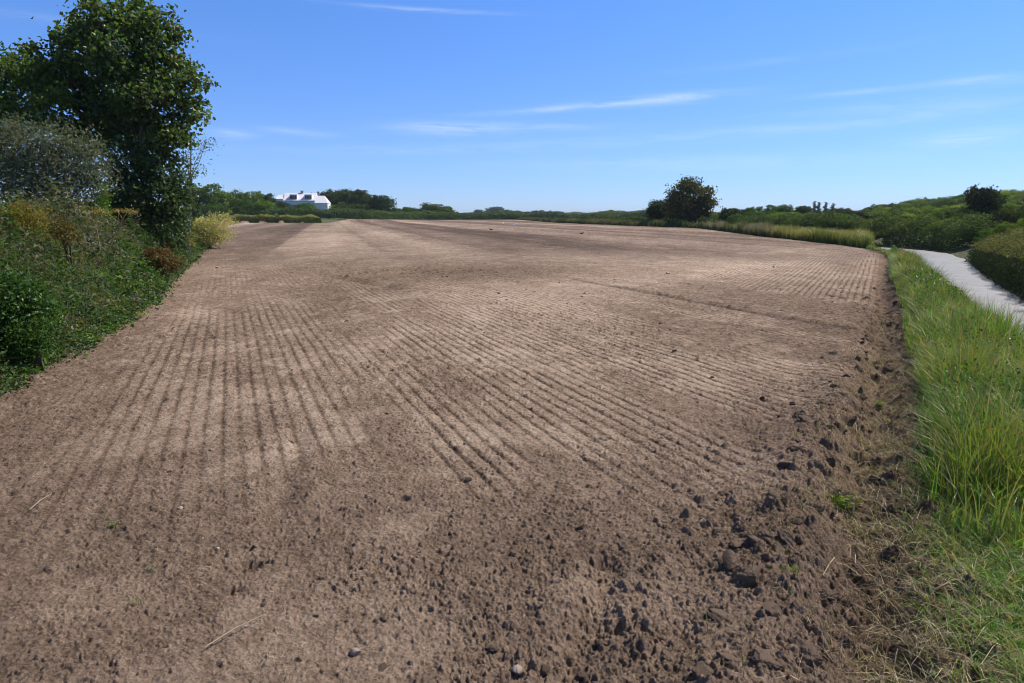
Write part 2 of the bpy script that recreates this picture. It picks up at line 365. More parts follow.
def soil(x, y, fine=True):
    """height of the tilled soil above the land, and how dry (pale) it is"""
    d = (xR(y) - x); dl = x - xL(y)
    inC = sm(((x - np.interp(y, [0, 12, 14.4, 20, 26, 42], [60, 60, 8.0, 5.5, 3.4, 12.5])) / .8)) * sm((46 - y) / 3)
    cutA, crA, levA, loA, uA, vA, kA = grooves(x, y, AZ_A, .155, 11)
    cutC, crC, levC, loC, uC, vC, kC = grooves(x, y, AZ_C, .165, 41)
    mA = .95 * blob(x, y, 265, 305, 2.2, 8, AZ_A) + .9 * blob(x, y, 215, 370, 1.3, 3, AZ_A) + 1.15 * blob(x, y, 408, 425, .55, 1.3, AZ_A) \
        + 1.2 * blob(x, y, 560, 345, 2.6, 6.5, AZ_A) + 1.1 * blob(x, y, 430, 305, 2.0, 5, AZ_A) + .9 * blob(x, y, 660, 375, 1.8, 4, AZ_A) + .8 * blob(x, y, 700, 330, 3, 3.5, AZ_A) \
        + .6 * blob(x, y, 480, 440, .6, 1.4, AZ_A) + .7 * blob(x, y, 590, 400, .8, 1.8, AZ_A) + .55 * blob(x, y, 120, 345, 1.6, 5, AZ_A) + .6 * blob(x, y, 290, 450, .2, .7, AZ_A)
    patch = fbm(uA * .9, vA * .22, 3, 71)
    mA = np.clip(mA, 0, 1.25) * (.10 + .90 * sm((patch - .28) / .25)) + .38 * sm((patch - .3) / .25)
    rough = sm((1.3 - d) / .8) * .95 * sm((22 - y) / 8) + .5 * sm((.9 - d) / .9) * sm((y - 14) / 8) + .75 * blob(x, y, 440, 272, 5, 3, 0) + .8 * blob(x, y, 740, 540, .55, .9, AZ_C) + .35 * blob(x, y, 620, 460, .6, .9, AZ_C) + .75 * blob(x, y, 820, 430, .8, 1.8, AZ_C) \
        + .55 * blob(x, y, 400, 570, .5, .35, 0) + .3 * blob(x, y, 620, 640, .3, .25, 0) + .45 * sm((1.4 - dl) / 1.4) + .35 * sm((fbm(x * .55, y * .35, 4, 91) - .52) / .2) + .3 * blob(x, y, 30, 430, 1.0, 1.0, 0)
    rough = np.clip(rough, 0, 1.1)
    mA = np.clip(mA, 0, 1.15) * (1 - .3 * sm((-x - .5) / 3)) * sm((y - 2.2) / 3.5) * (1 - .8 * np.clip(rough, 0, 1)) * (1 - inC) * sm((dl - .4) / 1.2)
    mC = inC * sm((d - .3) / .5) * (.35 + .9 * sm((fbm(uC * .8, vC * .2, 3, 75) - .3) / .3)) * (1 - .6 * np.clip(rough, 0, 1))
    mC = mC * (.35 + .65 * sm((y - 15) / 4)) * (1 - .9 * sm((x * .0 + 6.2 - d * -0 - 0) * 0)) * sm((8.0 - d) / 2.5)
    h = .05 * (fbm(x * .5, y * .5, 3, 1) - .5) + (.02 + .05 * sm((5 - y) / 4)) * (fbm(x * 2.1, y * 2.1, 3, 2) - .5)
    h = h * sm(d / .6 + .4)
    for cut, cr, lev, lo, mk in ((cutA, crA, levA, loA, mA), (cutC, crC, levC, loC, mC)):
        amp = (.5 + .6 * lev) * (.5 + lo) * (.60 + .95 * cr)
        h = h + mk * (-.019 * cut * amp + .014 * np.clip(cut, 0, 1) * (cr > .62) + .004)
    # two shallow wheelings and the diagonal line where the headland passes stop
    for (pa, pb, wd, dp) in (((575, 280), (868, 334), .12, .05), ((300, 430), (275, 520), .10, .03), ((570, 683), (610, 560), .10, .05), ((330, 276), (395, 289), .25, .06)):
        ax, ay = gnd(*pa); bx, by = gnd(*pb); ex, ey = bx - ax, by - ay; L = math.hypot(ex, ey)
        t = ((x - ax) * ex + (y - ay) * ey) / L / L; s = ((x - ax) * -ey + (y - ay) * ex) / L
        h = h - dp * np.exp(-(s / wd) ** 2) * sm((t + .1) * 8) * sm((1.1 - t) * 8) + .5 * dp * np.exp(-((s - 2 * wd) / wd) ** 2) * sm(t * 8) * sm((1 - t) * 8)
    # turned furrow slice along the verge
    h = h + .09 * np.exp(-((d - 1.0 - .25 * (fbm(y * .7, x * 0, 2, 8) - .5)) / .33) ** 2) * (.4 + fbm(x * 1.3, y * 1.3, 2, 9)) * sm((16 - y) / 8) \
        - .14 * np.exp(-((d - .45) / .25) ** 2) * sm((24 - y) / 8) - .07 * np.exp(-((d - .15) / .2) ** 2) * sm((y - 16) / 8)
    pit = .0
    for (px, py, r, dp) in ((245, 565, .10, .05), (20, 405, .13, .07), (10, 490, .12, .07), (610, 625, .09, .06), (400, 500, .05, .03), (230, 590, .05, .03), (600, 560, .06, .03)):
        pit = pit + dp * blob(x, y, px, py, r, r * .7, 0) * (.4 + 1.2 * vn(x * 22, y * 22, 77))
    h = h - pit
    if fine:
        wx = x + .04 * (fbm(x * 18, y * 18, 3, 31, .6) - .5); wy = y + .04 * (fbm(x * 18 + 9, y * 18, 3, 34, .6) - .5)
        smooth = sm((fbm(x * 1.3, y * 1.0, 4, 55) - .57) / .12) * (1 - rough)
        dn = np.clip(.52 + .45 * rough - .5 * smooth + .2 * sm((y - 6) / 4), .06, .98)
        near = y < 30
        a = np.zeros_like(x)
        if near.any():
            X, Y, D, RO = wx[near], wy[near], dn[near], rough[near]
            q = lumps(X, Y, .026, D + .2, 201, .25, .6, .95)
            q = np.maximum(q, lumps(X, Y, .055, D * .62, 211, .15, .5, .80, .36))
            q = np.maximum(q, lumps(X, Y, .095, np.clip(D - .45, 0, 1) * .5 + .05, 215, .2, .5, .65, .42))
            q = np.maximum(q, lumps(X, Y, .14, np.clip(RO * .6 + .03 + .12 * sm((Y - 7) / 6), 0, 1), 221, .15, .46, .62, .38))
            q = np.maximum(q, lumps(X, Y, .30, np.clip(RO - .35, 0, 1) * .8, 231, .12, .40, .5, .35))
            pit_ = np.maximum(lumps(X + 5.3, Y - 2.1, .10, .06 + .45 * RO, 241, .12, .46, .75, .6), lumps(X + 1.3, Y + 2.7, .045, .3 + .3 * RO - .2 * smooth[near], 251, .15, .5, 1.0, .6))
            q = q - pit_ * (1 - .5 * (q > .012))
            q = q + RO * lumps(X, Y, .22, np.clip(RO - .5, 0, 1) * 1.2, 261, .15, .42, .75, .4)
            a[near] = q * (.55 + .9 * vn(X * 60, Y * 60, 78)) + (.034 + .03 * RO) * (fbm(X * 30, Y * 30, 4, 61, .75) - .5) + .05 * RO * (fbm(X * 7, Y * 7, 2, 63) - .5)
        h = h + a
        far = ~near
        if far.any(): h[far] += .03 * (fbm(x[far] * 3, y[far] * 1.5, 3, 65) - .5)
    else: a = 0; smooth = 0
    # dryness of the surface, minus dark spots painted as crumb shadows
    crumb_shade = (sm((fbm(x * 9, y * 7, 3, 171) - .56) / .12) * .10 + sm((fbm(x * 2.6, y * 1.6, 4, 175) - .55) / .2) * .08)
    dry = .46 + .36 * (fbm(x * .25, y * .12, 4, 101) - .5) - .08 * rough + .14 * smooth - crumb_shade + sm((y - 5) / 4) * (.24 * (vn(x * 13, y * 7, 185) - .5) + .22 * (vn(x * 31, y * 13, 186) - .5)) + (.12 * (fbm(x * 1.4, y * .5, 4, 181) - .5)) \
        + mA * (.19 - .42 * cutA * (.45 + crA)) + mC * (.19 - .44 * cutC * (.45 + crC))
    azf = R(-15); uf = x * math.cos(azf) - y * math.sin(azf); vf = x * math.sin(azf) + y * math.cos(azf)
    band = fbm(uf * .22, vf * .006, 3, 131) - .5
    band2 = np.sign(np.sin(uf * 2 * np.pi / 24 + .8)) * .10 - .12 * np.exp(-((np.mod(uf + 3, 12) - 6) / .35) ** 2)
    dry = dry + sm((y - 28) / 20) * (band * .9 + band2) 
    dry = dry - .25 * sm((.8 - d) / .8) - .05 * sm((y - 40) / 60) + sm((y - 30) / 30) * .14 * (fbm(x * .9, y * .12, 3, 191) - .5)
    cA, cB = gnd(600, 300), gnd(740, 262)
    dry = dry + .28 * blob(x, y, 690, 270, 3.0, 14, R(33)) + .22 * blob(x, y, 610, 595, .35, .25, R(20)) + .2 * blob(x, y, 85, 600, .3, .25, 0) - .12 * blob(x, y, 800, 290, 3, 5, AZ_C)
    return h, dry, rough

# fan-shaped sheet of ground, fine near the viewpoint and coarser away from it
rows = [1.3]
while rows[-1] < 2.3: rows.append(rows[-1] * 1.008)
while rows[-1] < 42: rows.append(rows[-1] * 1.00215)
while rows[-1] < 420: rows.append(rows[-1] * 1.008)
rows = np.array(rows)
cols_ = np.concatenate([np.arange(-62, -42, .3), np.arange(-42, 42, .092), np.arange(42, 62, .3)]) * math.pi / 180
RR, AA = np.meshgrid(rows, cols_, indexing='ij')
X = (RR * np.sin(AA)).ravel(); Y = (RR * np.cos(AA)).ravel()
nr, nc = RR.shape
zb = Z0(X, Y); hs_, dry_, rough_ = soil(X, Y)
dR = xR(Y) - X; dL = X - xL(Y)
wob = .12 * (fbm(X * 1.7, Y * 1.7, 3, 301) - .5) * 2
inf = sm((np.minimum(dR + .25, dL + .3)) / .35 + .5)
infield = (np.minimum(dR, dL) + wob > 0) & (Y < 300)
roadmask = (X > xE(Y) - rw(Y) - .1)
vz = .05 * (fbm(X * 3, Y * 3, 3, 311) - .5) + .02 * (fbm(X * 14, Y * 14, 3, 312) - .5)
Zt = zb + hs_ * inf + vz * (1 - inf)
Zt = np.where(roadmask, zb - .06, Zt)
Zt = np.where(Y > 300, Zt - .02, Zt)
V = np.stack([X, Y, Zt], 1)
i = np.arange(nr - 1)[:, None] * nc + np.arange(nc - 1)[None, :]
Fq = np.stack([i, i + 1, i + nc + 1, i + nc], -1).reshape(-1, 4)
Fq = Fq[:, ::-1]
fin = infield[Fq].sum(1) >= 2
def sub(Fs):
    u, inv = np.unique(Fs, return_inverse=True); return u, inv.reshape(-1, Fs.shape[1])
u, f = sub(Fq[fin]); field = mesh_np('field', V[u], f, M_soil, attrs={'dry': dry_[u]})
tag(field, kind='structure')
rest = ~fin & (Y[Fq].max(1) < 120) & ~(roadmask[Fq].all(1))
u, f = sub(Fq[rest])
g_ = np.clip(.15 + sm((-dR[u] - .1) / .5) * sm((Y[u] - 2.0) / 4) + sm((-dL[u]) / .5), 0, 1)
verge = mesh_np('verge', V[u], f, M_verge, attrs={'green': g_}); tag(verge, kind='structure')
del V, Fq, X, Y

# the wider land, one sheet to the horizon
gx = np.concatenate([-np.geomspace(3500, 90, 26), np.arange(-88, 300, 2.0), np.geomspace(302, 3500, 22)])
gy = np.concatenate([[-300, -120, -60, -30], np.arange(-20, 420, 2.5), np.geomspace(425, 4500, 26)])
GX, GY = np.meshgrid(gx, gy, indexing='ij'); gx_, gy_ = GX.ravel(), GY.ravel()
gz = Z0(gx_, gy_) - .35 * ((gy_ < 300) & (gx_ < xE(gy_) + 0.5)) * 1.0
gz = gz - .25 * (gy_ >= 300)
a, b = GX.shape; i = np.arange(a - 1)[:, None] * b + np.arange(b - 1)[None, :]
ground = mesh_np('ground', np.stack([gx_, gy_, gz], 1), np.stack([i, i + b, i + b + 1, i + 1], -1).reshape(-1, 4), M_land)
tag(ground, kind='structure')
# road
ys = np.arange(-20, 150, .5); e = xE(ys); k5 = np.ones(9) / 9
ep = np.convolve(np.pad(e, 4, 'edge'), k5, 'valid')
ts = np.linspace(0, 1, 9); PX = ep[:, None] - rw(ys)[:, None] * (1 - ts)[None, :] + .45 * (fbm(ys * .8, ys * 0, 3, 5)[:, None] - .5) * ((ts == 0) | (ts == 1))[None, :]
PZ = ZR + .05 * (1 - (2 * ts - 1) ** 2)[None, :] + 0 * PX; PY = ys[:, None] + 0 * PX
a, b = PX.shape; i = np.arange(a - 1)[:, None] * b + np.arange(b - 1)[None, :]
road = mesh_np('road', np.stack([PX, PY, PZ], -1).reshape(-1, 3), np.stack([i, i + 1, i + b + 1, i + b], -1).reshape(-1, 4), M_road)
tag(road, kind='structure')

# ------------------------------------------------------------------ plants
def crown(mb, lobes, per_m2, lsize, col, nleaf=22, wd=.75, spread=.28, up=.5, outw=.6, j=.3, hue=.15, shell=.45, flat=.8, cl=.5):
    """lobes: (x,y,z,r) ; clumps spread through every lobe, leaves through every clump"""
    for (x, y, z, r) in lobes:
        n = max(4, int(per_m2 * r * r))
        c = sph(n, shell) * np.array([r, r, r * flat]) + np.array([x, y, z])
        cr = rng.uniform(.6, 1.35, n) * spread
        own = np.repeat(np.arange(n), nleaf); m = len(own)
        P = c[own] + rng.normal(size=(m, 3)) * cr[own][:, None] * np.array([1, 1, .6])
        nr_ = rng.normal(size=(m, 3)) + np.array([0, 0, up]) + (c[own] - np.array([x, y, z])) / r * outw
        cc = jcol(col, n, cl * .5, hue * .6)[own] * rng.uniform(1 - j, 1 + j, (m, 1))
        mb.leaves(P, nr_, lsize * rng.uniform(.6, 1.25, m), wd, cc)
def limbs(mb, base, top, lobes, r0, col, wander=.06, keep=1.0, twigs=2):
    base = np.array(base, float); top = np.array(top, float); H = np.linalg.norm(top - base)
    ts = np.linspace(0, 1, 8); tr = base + (top - base) * ts[:, None]
    tr[1:, :2] += rng.normal(0, wander * H * .3, (7, 2)).cumsum(0) * .25
    mb.tube(tr, r0 * (1 - .8 * ts) * (1 + .35 * np.exp(-ts * 14)), col, 8)
    for (x, y, z, r) in lobes:
        if rng.uniform() > keep: continue
        c = np.array([x, y, z]); k = np.clip((z - base[2]) / max(top[2] - base[2], .1) - .3, .12, .9)
        p0 = np.array([np.interp(k, ts, tr[:, a]) for a in range(3)]); rr = r0 * (1 - .8 * k) * .55
        mid = (p0 + c) / 2 + rng.normal(0, .08 * H * .3, 3)
        pts = [p0, p0 * .6 + mid * .4, mid, mid * .4 + c * .6, c]
        mb.tube(pts, np.linspace(rr, rr * .3, 5), col, 5)
        for q in range(twigs):
            e = c + sph(1, .5)[0] * r * .9
            mb.tube([mid * .4 + c * .6, (c + e) / 2 + rng.normal(0, .05 * r, 3), e], [rr * .35, rr * .25, rr * .08], col, 4)
def make_tree(name, base, top, lobes, r0, bark, label, cat, leafmat=None, group=None, **kw):
    base = np.array(base, float)
    root = empty(name, base)
    t = MB(); limbs(t, base - [0, 0, .15], top, lobes, r0, bark, keep=kw.pop('keep', 1.0), twigs=kw.pop('twigs', 2)); to = t.build('trunk', M_bark, root, True, base); to.location = (0, 0, 0)
    c = MB(); crown(c, lobes, **kw); co = c.build('crown', leafmat or M_leaf, root, False, base); co.location = (0, 0, 0)
    tag(root, label, cat, group); return root
def L(px, py, rpx, d, dd=0.0):
    p = at(px, py, d + dd); return (p[0], p[1], p[2], rpx / FPX * (d + dd))
BARK = (.11, .09, .07)

# the tall dark broadleaved tree with ivy round its foot
D = 26.0
lob = [L(95, 22, 24, D, -.5), L(128, 20, 25, D, .6), (L(158, 28, 20, D)), L(82, 50, 24, D, .9), L(122, 55, 30, D, -.9), L(162, 62, 25, D, .3), L(188, 82, 15, D),
       L(104, 88, 26, D, .8), L(150, 98, 30, D, -.6), L(190, 110, 15, D, .3), L(136, 132, 27, D, .5), L(172, 138, 20, D, -.4), L(62, 72, 17, D, -.3), L(36, 58, 15, D, .2), L(115, 115, 22, D, 0.4), L(84, 112, 20, D, .8), L(72, 92, 18, D, .6), L(92, 138, 20, D, .9), L(68, 128, 16, D, 1.0), L(48, 88, 16, D, .9)]
bz = at(150, 232, D); make_tree('broadleaved_tree', (bz[0], D, Z0(bz[0], D)), at(135, 20, D), lob, .26, BARK,
    'tallest tree at left, dark green with an open crown over an ivy covered foot', 'tree', M_gloss,
    per_m2=46, lsize=.175, col=(.082, .128, .034), nleaf=34, spread=.23, shell=.35, wd=.85, cl=.7, j=.4)
# ivy mass on the trunk: a separate climbing plant
iv = MB(); ilob = [L(132, 165, 23, D - .4), L(163, 168, 22, D - .4), L(148, 195, 30, D - .5), L(172, 205, 20, D - .5), L(130, 215, 24, D - .6), L(160, 232, 26, D - .6), L(182, 190, 12, D - .3), L(120, 190, 16, D)]
crown(iv, ilob, 80, .12, (.065, .105, .036), 30, .9, .2, .3, shell=.55)
o = iv.build('ivy', M_gloss, None, False, (bz[0], D - .5, float(Z0(bz[0], D)))); tag(o, 'thick glossy ivy wrapped round the foot of the tallest tree', 'ivy')
# neighbour at the picture's left edge
D = 24.5
lob = [L(8, 72, 24, D), L(30, 86, 22, D, .4), L(-10, 100, 28, D), L(38, 112, 20, D, -.3), L(12, 122, 24, D, .5), L(-45, 85, 40, D), L(-50, 140, 40, D, .5), L(60, 98, 12, D)]
b = at(-20, 232, D); make_tree('broadleaved_tree', (b[0], D, Z0(b[0], D)), at(-10, 80, D), lob, .2, BARK,
    'green tree cut by the left picture edge, beside the tallest tree', 'tree', M_leaf, per_m2=50, lsize=.15, col=(.10, .16, .034), nleaf=30, spread=.24, shell=.3)
# silvery willow in front
D = 20.5
lob = [L(52, 152, 24, D), L(22, 160, 26, D, .3), L(82, 158, 19, D), L(5, 140, 22, D, .4), L(72, 182, 24, D, -.2), L(35, 188, 26, D, -.4), L(-28, 170, 40, D), L(96, 178, 12, D), L(38, 134, 9, D), L(62, 132, 8, D), L(88, 142, 8, D), L(103, 160, 8, D), L(15, 128, 9, D), L(74, 143, 9, D, .4), L(50, 143, 9, D, -.4)]
b = at(45, 236, D); make_tree('willow_bush', (b[0], D, Z0(b[0], D)), at(45, 160, D), lob, .12, (.16, .14, .12),
    'rounded silvery grey willow bush below the trees at left', 'bush', M_leaf, per_m2=85, lsize=.13, wd=.34, col=(.125, .145, .10), nleaf=44, spread=.3, shell=.3, j=.4)
hedge_later = True
# bright green bush
D = 21.5
lob = [L(94, 184, 9, D), L(97, 198, 11, D), L(88, 206, 10, D), L(102, 212, 9, D)]
b = at(95, 232, D); make_tree('green_bush', (b[0], D, Z0(b[0], D)), at(95, 190, D), lob, .05, BARK, 'small bright yellow green bush between the willow and the ivy', 'bush', M_leaf,
    per_m2=160, lsize=.08, col=(.10, .19, .02), nleaf=26, spread=.12, shell=.2)
# pale tree behind
D = 34
lob = [L(192, 140, 10, D), L(203, 148, 8, D), L(190, 158, 10, D), L(206, 142, 5, D), L(199, 168, 8, D), L(185, 150, 8, D), L(188, 175, 9, D)]
b = at(186, 236, D); make_tree('grey_leaved_tree', (b[0], D, Z0(b[0], D)), at(190, 140, D), lob, .1, (.2, .18, .15), 'slender grey leaved tree showing from behind the right side of the tallest tree', 'tree', M_leaf,
    per_m2=30, lsize=.13, wd=.4, col=(.13, .16, .11), nleaf=14, spread=.26, shell=.1)

# left hedge bank: herbs and brambles one cannot count
def strip_pts(n, y0, y1, s0, s1, side='L', dens=None):
    y = rng.uniform(y0, y1, n); s = rng.uniform(s0, s1, n)
    x = xL(y) - s if side == 'L' else xR(y) + s
    return x, y, s
def hL(s, y):   # height of the herb layer on the left bank
    top = np.interp(y, [0, 6, 9, 12, 20, 30, 45, 60], [1.2, 1.3, 1.45, 1.4, 1.55, 1.2, .9, .9])
    return .12 + top * (1 - np.exp(-np.maximum(s, 0) * np.interp(y, [0, 9, 20], [1.5, 1.1, 1.0])))
ug = MB()
for (n, y0, y1, s0, s1, sz) in ((60000, 4.5, 14, -.1, 4.2, .06), (40000, 13, 26, -.15, 5.0, .085), (30000, 25, 60, -.3, 4.5, .13)):
    x, y, s = strip_pts(n, y0, y1, s0, s1)
    hm = hL(s, y) * (.3 + 1.0 * fbm(x * 1.1, y * 1.1, 3, 401)); t = 1 - rng.uniform(size=n) ** 1.5 * .75
    # lean: foliage bulges over the field edge
    z = Z0(x, y) + hm * t * rng.uniform(.9, 1.06, n)
    P = np.stack([x + .15 * t * rng.normal(size=n), y + .1 * rng.normal(size=n), z], 1)
    kind = fbm(x * .55, y * .4, 3, 411) + .25 * (t - .8); k2 = fbm(x * 2.2, y * 2.2, 2, 415)
    c = jcol((.050, .105, .022), n, .5, .16)
    m = kind > .52; c[m] = jcol((.095, .12, .06), m.sum(), .4, .1)
    m = (k2 > .66) & (t > .7); c[m] = jcol((.13, .125, .09), m.sum(), .4, .1)
    m = (k2 < .3); c[m] = jcol((.055, .11, .016), m.sum(), .35, .1)
    m = rng.uniform(size=n) < .015; c[m] = jcol((.33, .27, .12), m.sum(), .3)
    nrm = rng.normal(size=(n, 3)) * .8 + np.array([.25, -.1, .9])
    ug.leaves(P, nrm, sz * rng.uniform(.5, 1.5, n) * np.where(kind > .52, .7, 1), rng.uniform(.4, .8, (n, 1)), c)
for (npl, y0, y1, nl, sz, rad) in ((1500, 4.8, 14, 46, .085, .15), (1500, 13, 27, 40, .11, .2), (900, 26, 60, 34, .16, .32)):
    x, y, s = strip_pts(npl, y0, y1, -.05, 4.2); hm = hL(s, y) * (.25 + 1.25 * fbm(x * 1.1, y * 1.1, 3, 401)) * rng.uniform(.75, 1.3, npl)
    pal = np.array([(.050, .11, .018), (.075, .14, .024), (.035, .075, .02), (.10, .13, .06), (.13, .13, .05), (.15, .125, .10), (.09, .17, .02)])
    pc = pal[rng.choice(7, npl, p=[.28, .2, .2, .12, .08, .05, .07])] * rng.uniform(.7, 1.3, (npl, 1))
    gm = (s > 1.1) & (y > 10) & (fbm(x * .7, y * .7, 2, 431) > .42); pc[gm] = np.array([(.12, .115, .085), (.10, .12, .05), (.16, .15, .12), (.07, .095, .035)])[rng.choice(4, gm.sum())] * rng.uniform(.7, 1.3, (gm.sum(), 1))
    own = np.repeat(np.arange(npl), nl); m = len(own); t = rng.uniform(.3, 1.05, m)
    P = np.stack([x[own] + rng.normal(0, rad, m) * (1.25 - t * .7), y[own] + rng.normal(0, rad, m) * (1.25 - t * .7), Z0(x, y)[own] + hm[own] * t], 1)
    sf = rng.uniform(.6, 1.5, npl)[own]
    ug.leaves(P, rng.normal(size=(m, 3)) * .6 + np.array([.1, -.1, .9]), sz * sf * rng.uniform(.6, 1.3, m), rng.uniform(.35, .8, npl)[own][:, None], pc[own] * rng.uniform(.8, 1.25, (m, 1)), .3)
for (n, y0, y1, hh, w) in ((9000, 5, 14, 1.0, .008), (9000, 13, 28, 1.1, .014), (5000, 28, 55, .9, .03)):
    x, y, s = strip_pts(n, y0, y1, -.1, 4.0)
    hm = hL(s, y) * rng.uniform(.55, 1.4, n)
    c = jcol((.11, .16, .04), n, .4); m = fbm(x * .8, y * .8, 2, 421) > .5; c[m] = jcol((.19, .17, .11), m.sum(), .4)
    ug.blades(np.stack([x, y, Z0(x, y)], 1), hm, w, rng.uniform(.05, .5, n), rng.uniform(0, 6.28, n), c, c * 1.4)
o = ug.build('undergrowth', M_leaf); tag(o, 'tangle of nettles, brambles, docks and seeding grass on the left bank', 'undergrowth', kind='stuff')

# separate shrubs and clumps along the left bank
def clump_bush(name, px, py, d, rpx, col, label, lsz, group=None, mat=None, nl=24, wd=.6, dens=90, flat=.9, nlob=4, cat='bush'):
    lobs = [L(px + rng.normal() * rpx * .35, py + rng.normal() * rpx * .25, rpx * rng.uniform(.5, .7), d, rng.normal() * .2) for _ in range(nlob)]
    b = at(px, py, d); g = float(Z0(b[0], d)); lobs = [(x, y, max(z, g + r * .5), r) for x, y, z, r in lobs]
    root = empty(name, (b[0], d, g)); s = MB()
    for x, y, z, r in lobs:
        for q in range(3): s.tube([(b[0] + rng.normal() * .05, d, g - .05), ((b[0] + x) / 2, d, g + (z - g) * .6), (x + rng.normal() * r * .4, y, z + r * .5)], [.02, .014, .006], (.12, .10, .06), 4)
    so_ = s.build('stem', M_bark, root, True, (b[0], d, g)); so_.location = (0, 0, 0)
    c = MB(); crown(c, lobs, dens, lsz, col, nl, wd, .3 * lobs[0][3], .4, shell=.3, flat=flat); co = c.build('foliage', mat or M_leaf, root, False, (b[0], d, g)); co.location = (0, 0, 0)
    tag(root, label, cat, group); return root
clump_bush('alexanders', 22, 226, 14.0, 30, (.20, .16, .028), 'ochre yellow seeding alexanders clump at the left picture edge', .05, dens=260, nl=26, nlob=6, cat='plant')
clump_bush('alexanders', 62, 238, 13.5, 20, (.15, .12, .035), 'yellow brown seeding alexanders clump below the dark willow', .05, dens=260, nl=22, nlob=4, cat='plant')
clump_bush('dock_clump', 160, 262, 20.0, 17, (.13, .085, .03), 'rusty brown dock clump beside the foot of the ivy', .09, dens=200, nlob=7, cat='plant')
clump_bush('bramble_bush', 14, 310, 8.9, 40, (.05, .11, .02), 'dark bramble with shiny leaves nearest the camera at left', .062, mat=M_gloss, dens=420, nlob=5, wd=.75)
clump_bush('nettle_patch', 36, 342, 8.6, 28, (.05, .11, .018), 'green nettle clump spilling on the soil at the near left edge', .05, dens=420, nlob=4, cat='plant')
clump_bush('yellow_flowering_bush', 208, 230, 42, 21, (.46, .43, .20), 'pale yellow flowering bush farther along the left bank', .10, dens=60, nl=40, nlob=7)
clump_bush('olive_bush', 183, 224, 38, 11, (.15, .17, .05), 'olive green bush between the ivy and the pale yellow bush', .11, dens=70, nl=34, nlob=4)
clump_bush('yellow_flowering_bush', 186, 240, 33, 10, (.30, .29, .11), 'smaller yellowish bush between the ivy and the palest yellow bush', .09, dens=90, nl=30, nlob=5)
# dry forked umbel plant
def umbel(px0, py0, px1, py1, d, col, label, forks=3, r=.012, head=.07):
    b = at(px0, py0, d); t = at(px1, py1, d); root = empty('umbel_plant', b); s = MB(); h = MB(); heads = []
    mid = (b + t) / 2; s.tube([(0, 0, 0), mid - b + rng.normal(0, .02, 3), t - b], [r, r * .8, r * .5], col, 5)
    for k in range(forks):
        st = (mid - b) * rng.uniform(.6, 1.7); e = st + np.array([rng.normal() * .28, rng.normal() * .1, rng.uniform(.15, .4)])
        s.tube([st, (st + e) / 2 + [0, 0, .03], e], [r * .6, r * .4, r * .3], col, 4); heads.append(e)
    heads.append(t - b)
    s.build('stem', M_dry, root, True)
    for e in heads:
        h = MB(); n = 60; P = e + rng.normal(size=(n, 3)) * [head, head, head * .3]
        h.leaves(P, rng.normal(size=(n, 3)) + [0, 0, 1], .03, .8, jcol((.33, .26, .08), n, .3)); h.build('flower_head', M_dry, root)
    tag(root, label, 'plant'); return root
umbel(108, 252, 128, 210, 15.5, (.33, .25, .12), 'tall forked dry umbel plant leaning right in front of the ivy', 5, .018)
umbel(100, 250, 94, 213, 15.0, (.28, .22, .10), 'upright dry umbel plant just left of the leaning one', 4, .014)

# ------------------------------------------------------------------ right verge grass
gr = MB()
def vgrass(n, y0, y1, h0, h1, w, dens_seed, wmax=2.0):
    y = y0 + (y1 - y0) * rng.uniform(size=n)
    wv = np.maximum(xE(y) - rw(y) - xR(y) + .1, .8); x = xR(y) + .02 + wv * rng.uniform(size=n) + .5 * (.35 - fbm(y * 1.3, y * 0 + 3, 3, 15)) * (1 + y / 25)
    cl = fbm(x * 3.0, y * 3.0, 2, dens_seed); keep = (rng.uniform(size=n) < (cl - .18) * 2.4)
    s_ = x - xR(y); keep &= (rng.uniform(size=n) < sm((s_ + .1) / .35))
    # in the near corner the sward is trodden short
    short = sm((5.3 - y - .8 * (fbm(x * 2, y * 2, 2, 9) - .5) * 4) / 1.3)
    keep &= (rng.uniform(size=n) > short * .45)
    x, y, s_, short = x[keep], y[keep], s_[keep], short[keep]; n = len(x)
    big = fbm(x * .8, y * .8, 3, dens_seed + 3)
    h = rng.uniform(h0, h1, n) * (.6 + .8 * big) * (.55 + .45 * sm(s_ / .4) + .18 * sm((s_ - .9) / .5)) * (1 - .6 * short)
    hue = fbm(x * 1.1, y * .9, 3, dens_seed + 5)
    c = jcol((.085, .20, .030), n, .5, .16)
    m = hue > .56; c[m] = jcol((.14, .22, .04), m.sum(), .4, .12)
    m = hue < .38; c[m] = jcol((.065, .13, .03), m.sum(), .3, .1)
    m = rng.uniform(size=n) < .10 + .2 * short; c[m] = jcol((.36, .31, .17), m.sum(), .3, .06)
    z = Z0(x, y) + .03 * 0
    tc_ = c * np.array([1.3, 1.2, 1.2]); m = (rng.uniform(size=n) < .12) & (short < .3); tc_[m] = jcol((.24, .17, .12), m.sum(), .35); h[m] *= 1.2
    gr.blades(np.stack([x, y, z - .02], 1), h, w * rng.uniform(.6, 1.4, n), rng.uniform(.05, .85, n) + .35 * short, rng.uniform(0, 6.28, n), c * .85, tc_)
vgrass(66000, 2.4, 9, .3, .7, .0085, 501)
vgrass(70000, 9, 20, .4, .75, .011, 503)
vgrass(52000, 20, 30, .4, .75, .02, 505)
vgrass(30000, 29, 36, .3, .5, .024, 506)
vgrass(30000, 35, 47, .15, .32, .028, 507)
vgrass(26000, 45, 66, .10, .25, .04, 509)
